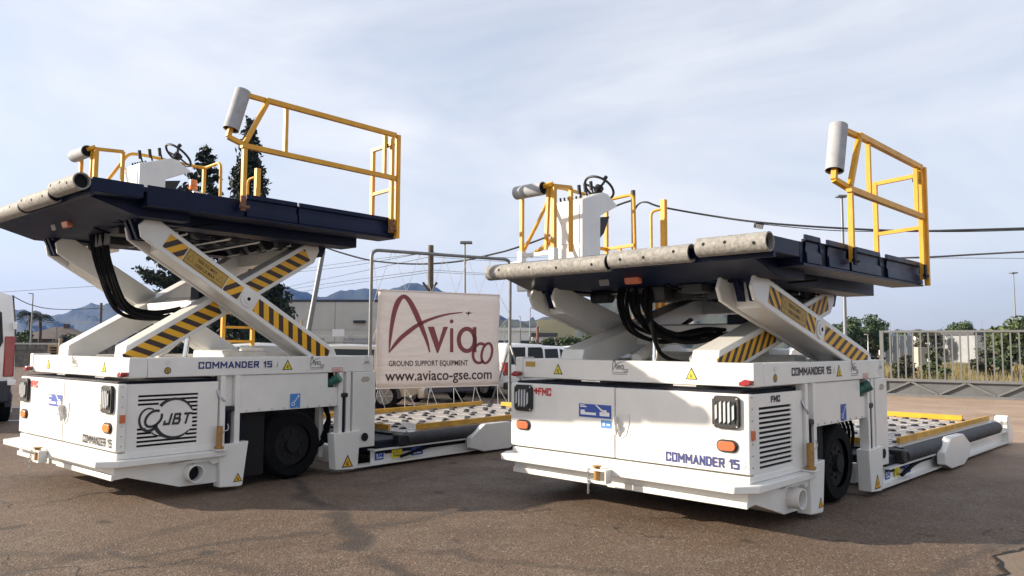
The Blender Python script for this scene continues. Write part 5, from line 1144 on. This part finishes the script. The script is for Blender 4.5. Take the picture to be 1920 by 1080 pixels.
def cable(label, pts, r, mt='cable', group='overhead cables'):
    q = MB(); q.tube(smoothpath([W(*p) for p in pts], 8), r, 6); return tag(q.build('overhead_cable', mt), label, 'cable', group)
cable('thick sagging cable strung from the leaning pole past the banner frame', [(606, 462, 40), (640, 474, 39.5), (700, 489, 39), (780, 495, 38), (860, 490, 37), (930, 475, 36), (960, 467, 35.5), (1010, 450, 35), (1060, 428, 34), (1150, 388, 32.5), (1187, 375, 32)], .045)
cable('thick cable dropping from the slim timber pole to the floodlight and on over the gate', [(1187, 400, 32), (1197, 383, 31.9), (1212, 379, 31.6), (1240, 388, 31.4), (1330, 404, 31), (1425, 417, 30), (1560, 427, 29), (1700, 433, 28), (1820, 431, 27), (1960, 427, 26)], .04)
cable('second thin cable running beside the thick one over the gate', [(1425, 420, 30), (1560, 432, 29.1), (1700, 434, 28.1), (1820, 434, 27.1), (1960, 430, 26.1)], .018)
cable('lower cable running over the gate from behind the guard rail', [(1600, 486, 30), (1740, 482, 28), (1830, 477, 27), (1960, 470, 25)], .035)
cable('thin lower wire over the gate', [(1600, 486, 30.2), (1740, 484, 28.2), (1850, 484, 27), (1960, 485, 25)], .010)
cable('thin wire running across the sky left of the higher loader', [(-60, 552, 55), (120, 540, 54), (300, 530, 53), (606, 505, 52), (808, 472, 36)], .014)
cable('thin wire from the van side pole to the pole by the mountain', [(24, 555, 52), (60, 572, 56), (110, 580, 60), (190, 578, 70)], .03)
cable('thin wire sagging behind the scissor arm from the mountain pole', [(190, 580, 70), (300, 590, 66), (450, 570, 58), (524, 552, 50)], .02)
cable('low wire from the mountain pole to the brown roofed house', [(60, 603, 75), (130, 604, 74), (190, 606, 72)], .02)
for k, (ya, yb, lb) in enumerate(((505, 473, 'uppermost thin wire reaching the timber pole behind the banner'), (536, 481, 'second thin wire reaching the timber pole behind the banner'), (540, 506, 'third thin wire reaching the timber pole behind the banner'), (548, 510, 'lowest thin wire reaching the timber pole behind the banner'))):
    cable(lb, [(520, ya + 6, 60), (640, ya - (ya - yb) * .35, 50), (808, yb, 36)], .013)
    cable(lb.replace('reaching', 'leaving').replace('timber pole', 'timber pole to the right,'), [(808, yb, 36), (900, yb + 8 - k, 42), (1000, yb + 10, 48), (1120, yb + 4, 54)], .011)

# ------------------------------------------------------------------ vegetation
def leaves(name, pts, size, mt, parent, seed, flat_=.0, aspect=.55):
    rn = random.Random(seed); V = []; F_ = []
    for p in pts:
        n = Vector((rn.gauss(0, 1), rn.gauss(0, 1), rn.gauss(0, 1) + flat_)).normalized(); t = n.orthogonal().normalized(); t = Matrix.Rotation(rn.uniform(0, 6.28), 3, n) @ t; bt = n.cross(t)
        s = size * rn.uniform(.6, 1.35); k = len(V); p = Vector(p)
        V += [tuple(p - t * s), tuple(p + bt * s * aspect), tuple(p + t * s), tuple(p - bt * s * aspect)]; F_.append((k, k + 1, k + 2, k + 3))
    me = bpy.data.meshes.new(name); me.from_pydata(V, [], F_); me.materials.append(MATS[mt]); o = bpy.data.objects.new(name, me); C.objects.link(o); o.parent = parent; return o
def limb(q, a, b, r0, r1, rn, n=4):
    P_ = [Vector(a).lerp(Vector(b), i / n) + (Vector((rn.uniform(-1, 1), rn.uniform(-1, 1), rn.uniform(-.5, .5))) * (Vector(b) - Vector(a)).length * .05 if 0 < i < n else Vector()) for i in range(n + 1)]
    q.tube(P_, [r0 + (r1 - r0) * i / n for i in range(n + 1)], 7)
def broadleaf(name, label, loc, h, rad, seed, mt, nl=5000, ls=.14, trunk=.3, cat='tree', group=None, clumps=22, low=.25):
    rn = random.Random(seed); o = empty(name, loc); tag(o, label, cat, group); q = MB(); th = h * trunk
    limb(q, (0, 0, -.05), (rn.uniform(-.2, .2), 0, th), .045 * h * .6, .03 * h * .6, rn)
    cl_ = []
    for k in range(clumps):
        a = rn.uniform(0, 6.28); t = rn.random(); zz = low + (1 - low) * t; rr = rad * math.sin(math.pi * min(1, .22 + .74 * t)) ** .8 * math.sqrt(rn.random()) ; c = Vector((math.cos(a) * rr, math.sin(a) * rr, h * zz * rn.uniform(.86, 1.0))); cl_.append((c, rad * rn.uniform(.22, .42)))
        if k % 2 == 0: limb(q, (0, 0, th * rn.uniform(.7, 1)), c, .016 * h * .6, .004 * h, rn, 3)
    q.build('trunk', 'bark', o); pts = []
    for i in range(nl):
        c, r = rn.choice(cl_); d = Vector((rn.gauss(0, 1), rn.gauss(0, 1), rn.gauss(0, 1))).normalized() * r * (rn.random() ** .45); d.z *= .75; p = c + d
        if p.z > low * h * .5: pts.append(p)
    leaves('crown', pts, ls, mt, o, seed, 1.2); return o
def conifer(name, label, loc, h, rad, seed, mt, slim=False):
    rn = random.Random(seed); o = empty(name, loc); tag(o, label, 'tree'); q = MB(); q.tube([(0, 0, -.05), (.03, 0, h * .5), (0, .03, h * .985)], [.02 * h, .012 * h, .002 * h], 8); pts = []
    if slim:
        for i in range(420):
            t = rn.random() ** 1.1; z = h * (.06 + .93 * t); rr = rad * (min(1, (1 - t) * 2.2) ** .75) * rn.uniform(.35, 1.12); a = rn.uniform(0, 6.28); L_ = rn.uniform(.35, .75); b0 = Vector((math.cos(a) * rr * .6, math.sin(a) * rr * .6, z)); tip = Vector((math.cos(a) * rr, math.sin(a) * rr, z + L_))
            for k in range(24):
                s = rn.random(); p = b0.lerp(tip, s) + Vector((rn.gauss(0, 1), rn.gauss(0, 1), rn.gauss(0, 1))) * .10 * (1 - s * .6); pts.append(p)
    else:
        nb = 80
        for i in range(nb):
            t = i / nb; z = h * (.10 + .87 * t); L_ = rad * ((1 - t) ** .85 + .04) * rn.uniform(.62, 1.15); a = i * 2.4 + rn.uniform(-.5, .5); d = Vector((math.cos(a), math.sin(a), 0)); b0 = Vector((0, 0, z)); tip = b0 + d * L_ + Vector((0, 0, L_ * rn.uniform(.05, .38)))
            q.tube([b0, b0.lerp(tip, .5) + Vector((0, 0, -.05 * L_)), tip], [.035, .022, .008], 5)
            for k in range(int(70 + 150 * L_ / rad)):
                s = rn.random() ** .7; p = b0.lerp(tip, s); side = d.cross(Vector((0, 0, 1))); wv = .30 * (1 - s * .5) * (L_ / rad + .2); p = p + side * rn.gauss(0, wv * .55) + Vector((0, 0, rn.gauss(-.02, .06))) + d * rn.gauss(0, .08); pts.append(p)
    q.build('trunk', 'bark', o); leaves('crown', pts, .105 if not slim else .10, mt, o, seed, .6 if not slim else 0, .42); return o
p = W(386, 268, 27); conifer('conifer', 'dark conifer with tiered branches behind the higher loader', (p.x, 27, 0), p.z + .1, 2.7, 31, 'leaf_conifer')
p = W(320, 470, 28.5); conifer('conifer', 'smaller dark conifer seen beneath the higher loader’s scissor', (p.x + .25, 28.5, 0), W(320, 372, 28.5).z + .6, 1.75, 33, 'leaf_conifer')
p = W(461, 252, 26); conifer('cypress', 'tall slim cypress behind the higher loader', (p.x + .15, 26, 0), p.z + .1, .88, 32, 'leaf_cypress', True)
p = W(500, 545, 27.5); conifer('cypress', 'lower dark cypress beside the concrete hall', (p.x + .1, 27.5, 0), W(500, 520, 27.5).z, .95, 34, 'leaf_cypress', True)
# trees beyond the gate
G_ = 'trees beyond the sliding gate'
for (x, yt, Y, rad, mt, lb, sd, n) in ((1578, 590, 62, 2.0, 'leaf_green', 'tall round tree behind the pale lamp post', 41, 6500), (1640, 600, 64, 1.9, 'leaf_green', 'green tree beside the gate’s end post above the orange roof', 42, 5500), (1545, 612, 66, 1.7, 'leaf_green', 'lower tree left of the pale lamp post', 43, 4500), (1735, 616, 74, 1.8, 'leaf_olive', 'small olive green tree over the corrugated sheets', 44, 3000),
                                        (1800, 605, 84, 2.3, 'leaf_green', 'green tree standing before the white walled house', 45, 4200), (1768, 622, 78, 1.6, 'leaf_olive', 'brownish tree behind the pillar beside the white house', 46, 2400), (1700, 622, 82, 2.0, 'leaf_green', 'low green tree rising behind the corrugated sheets', 49, 3600), (1848, 624, 88, 2.2, 'leaf_olive', 'olive tree between the white house and the grey store', 50, 3600), (1866, 616, 92, 2.3, 'leaf_green', 'green tree rising behind the grey store', 51, 3800), (1908, 614, 60, 1.7, 'leaf_green', 'dark green tree left of the light green one at the gate’s far end', 52, 3600), (1925, 602, 42, 2.1, 'leaf_light', 'light green tree at the gate’s far end', 47, 5500), (1885, 622, 62, 2.0, 'leaf_olive', 'dull olive tree before the grey store', 48, 3600)):
    p = W(x, yt, Y); broadleaf('tree', lb, (p.x, Y, 0), p.z, rad * 1.0, sd, mt, n, .13, .3, group=G_)
for k, (x, yt, Y, rad, mt, lb) in enumerate(((1690, 668, 30, .6, 'leaf_olive', 'low olive bush before the corrugated sheets'), (1752, 664, 31, .7, 'leaf_light', 'low leafy bush right of the concrete pillar'), (1850, 655, 33, .9, 'leaf_olive', 'wide olive bush in the dry grass behind the gate'), (1908, 640, 32, 1.0, 'leaf_green', 'dark leafy bush at the gate’s far end'))):
    p = W(x, yt, Y); broadleaf('bush', lb, (p.x, Y, 0), p.z, rad, 60 + k, mt, 2200, .075, .1, 'bush', 'bushes behind the sliding gate', 14, .08)
for k, (x, yt, Y, rad, mt, lb) in enumerate(((1000, 640, 55, .5, 'leaf_green', 'small round shrub left of the hedge row'), (1027, 634, 50, .9, 'leaf_green', 'first rounded shrub of the hedge before the warehouse'), (1047, 634, 50, .8, 'leaf_olive', 'olive shrub in the middle of the hedge before the warehouse'), (1070, 630, 48, 1.0, 'leaf_green', 'broad green shrub of the hedge before the warehouse'), (1095, 631, 47, 1.0, 'leaf_light', 'light green shrub at the hedge’s end by the scissor arm'), (1120, 634, 48, .9, 'leaf_green', 'green shrub behind the lower loader’s far scissor arm'))):
    p = W(x, yt, Y); broadleaf('shrub', lb, (p.x, Y, 0), p.z, rad, 80 + k, mt, 2400, .085, .1, 'shrub', 'hedge of shrubs before the warehouse', 14, .08)
for k, (x, yt, Y, rad, mt, lb) in enumerate(((45, 622, 62, 1.1, 'leaf_light', 'light green shrub left of the brown roofed house'), (130, 628, 66, 1.6, 'leaf_olive', 'olive shrub right of the brown roofed house'), (160, 630, 60, 1.5, 'leaf_green', 'green shrub behind the stone wall below the scissor arm'), (205, 628, 58, 1.6, 'leaf_green', 'dark shrub between the higher loader’s scissor arms'), (330, 632, 40, 1.5, 'leaf_green', 'broad shrub under the higher loader’s raised platform'))):
    p = W(x, yt, Y); broadleaf('shrub', lb, (p.x, Y, 0), p.z, rad, 100 + k, mt, 2600, .11, .1, 'shrub', 'shrubs behind the stone wall', 14, .08)
def palm(label, x, yt, Y, seed):
    p = W(x, yt, Y); rn = random.Random(seed); o = empty('palm_tree', (p.x, Y, 0)); tag(o, label, 'palm tree', 'palms beside the brown roofed house'); q = MB(); q.tube([(0, 0, -.05), (.1, 0, p.z * .5), (0, 0, p.z - .6)], [.2, .15, .16], 9); q.build('trunk', 'bark', o)
    top = Vector((0, 0, p.z - .55))
    for k in range(26):
        a = rn.uniform(0, 6.28); up = rn.uniform(-.4, 1.0); L_ = rn.uniform(1.1, 1.5); d = Vector((math.cos(a), math.sin(a), 0)); q = MB(); prev = None; pts = []
        for i in range(7):
            t = i / 6; pts.append(top + d * (L_ * t * (1 - .15 * t)) + Vector((0, 0, L_ * (up * t - (.55 + .5 * up) * t * t * 1.15))))
        side = d.cross(Vector((0, 0, 1)))
        for i in range(1, 7):
            for sg in (1, -1):
                b0 = pts[i - 1].lerp(pts[i], .5); q.poly([b0, b0 + d * .10, b0 + side * sg * .34 + d * .22 + Vector((0, 0, -.12)), b0 + side * sg * .30 + d * .14 + Vector((0, 0, -.14))])
        q.tube(pts, .012, 4); q.build('frond', 'leaf_palm', o, smooth=False, fix=False)
palm('taller palm tree beside the lamp post', 57, 577, 78, 1); palm('lower palm tree right of the lamp post', 76, 583, 80, 2)

# dry grass of the field, one mass
rn = random.Random(77); V = []; F_ = []
for i in range(26000):
    t = rn.random(); Y = 24.5 + 30 * t ** 1.6; x = W(rn.uniform(1500, 2150), 700, Y).x; 
    if (Y - ga.y) < -(x - ga.x) * .05 + .8: continue
    hgt = rn.uniform(.15, .55) * (.6 + .6 * math.sin(x * .7 + Y * .4) ** 2); a = rn.uniform(0, 3.14); w_ = rn.uniform(.012, .03); lx, ly = rn.uniform(-.15, .15), rn.uniform(-.15, .15); k = len(V)
    V += [(x - math.cos(a) * w_, Y - math.sin(a) * w_, 0), (x + math.cos(a) * w_, Y + math.sin(a) * w_, 0), (x + lx, Y + ly, hgt)]; F_.append((k, k + 1, k + 2))
me = bpy.data.meshes.new('dry_grass'); me.from_pydata(V, [], F_); me.materials.append(MATS['dry_grass']); o = bpy.data.objects.new('dry_grass', me); C.objects.link(o); o['kind'] = 'stuff'; o['label'] = 'tall dry grass in the field behind the gate'; o['category'] = 'grass'

# ------------------------------------------------------------------ air
q = MB(); q.box(-2500, 2500, -200, 2400, -2.5, 190); hz = q.build('haze', 'void', smooth=False); hz['kind'] = 'stuff'; hz['label'] = 'thin blue haze over the distant mountains'; hz['category'] = 'haze'
hm = bpy.data.materials.new('haze'); hm.use_nodes = True; hm.node_tree.nodes.clear()
out = hm.node_tree.nodes.new('ShaderNodeOutputMaterial'); pvn = hm.node_tree.nodes.new('ShaderNodeVolumePrincipled')
pvn.inputs['Color'].default_value = (.13, .29, .78, 1); pvn.inputs['Density'].default_value = .0002; pvn.inputs['Anisotropy'].default_value = .2
hm.node_tree.links.new(pvn.outputs[0], out.inputs['Volume']); hz.data.materials.clear(); hz.data.materials.append(hm)
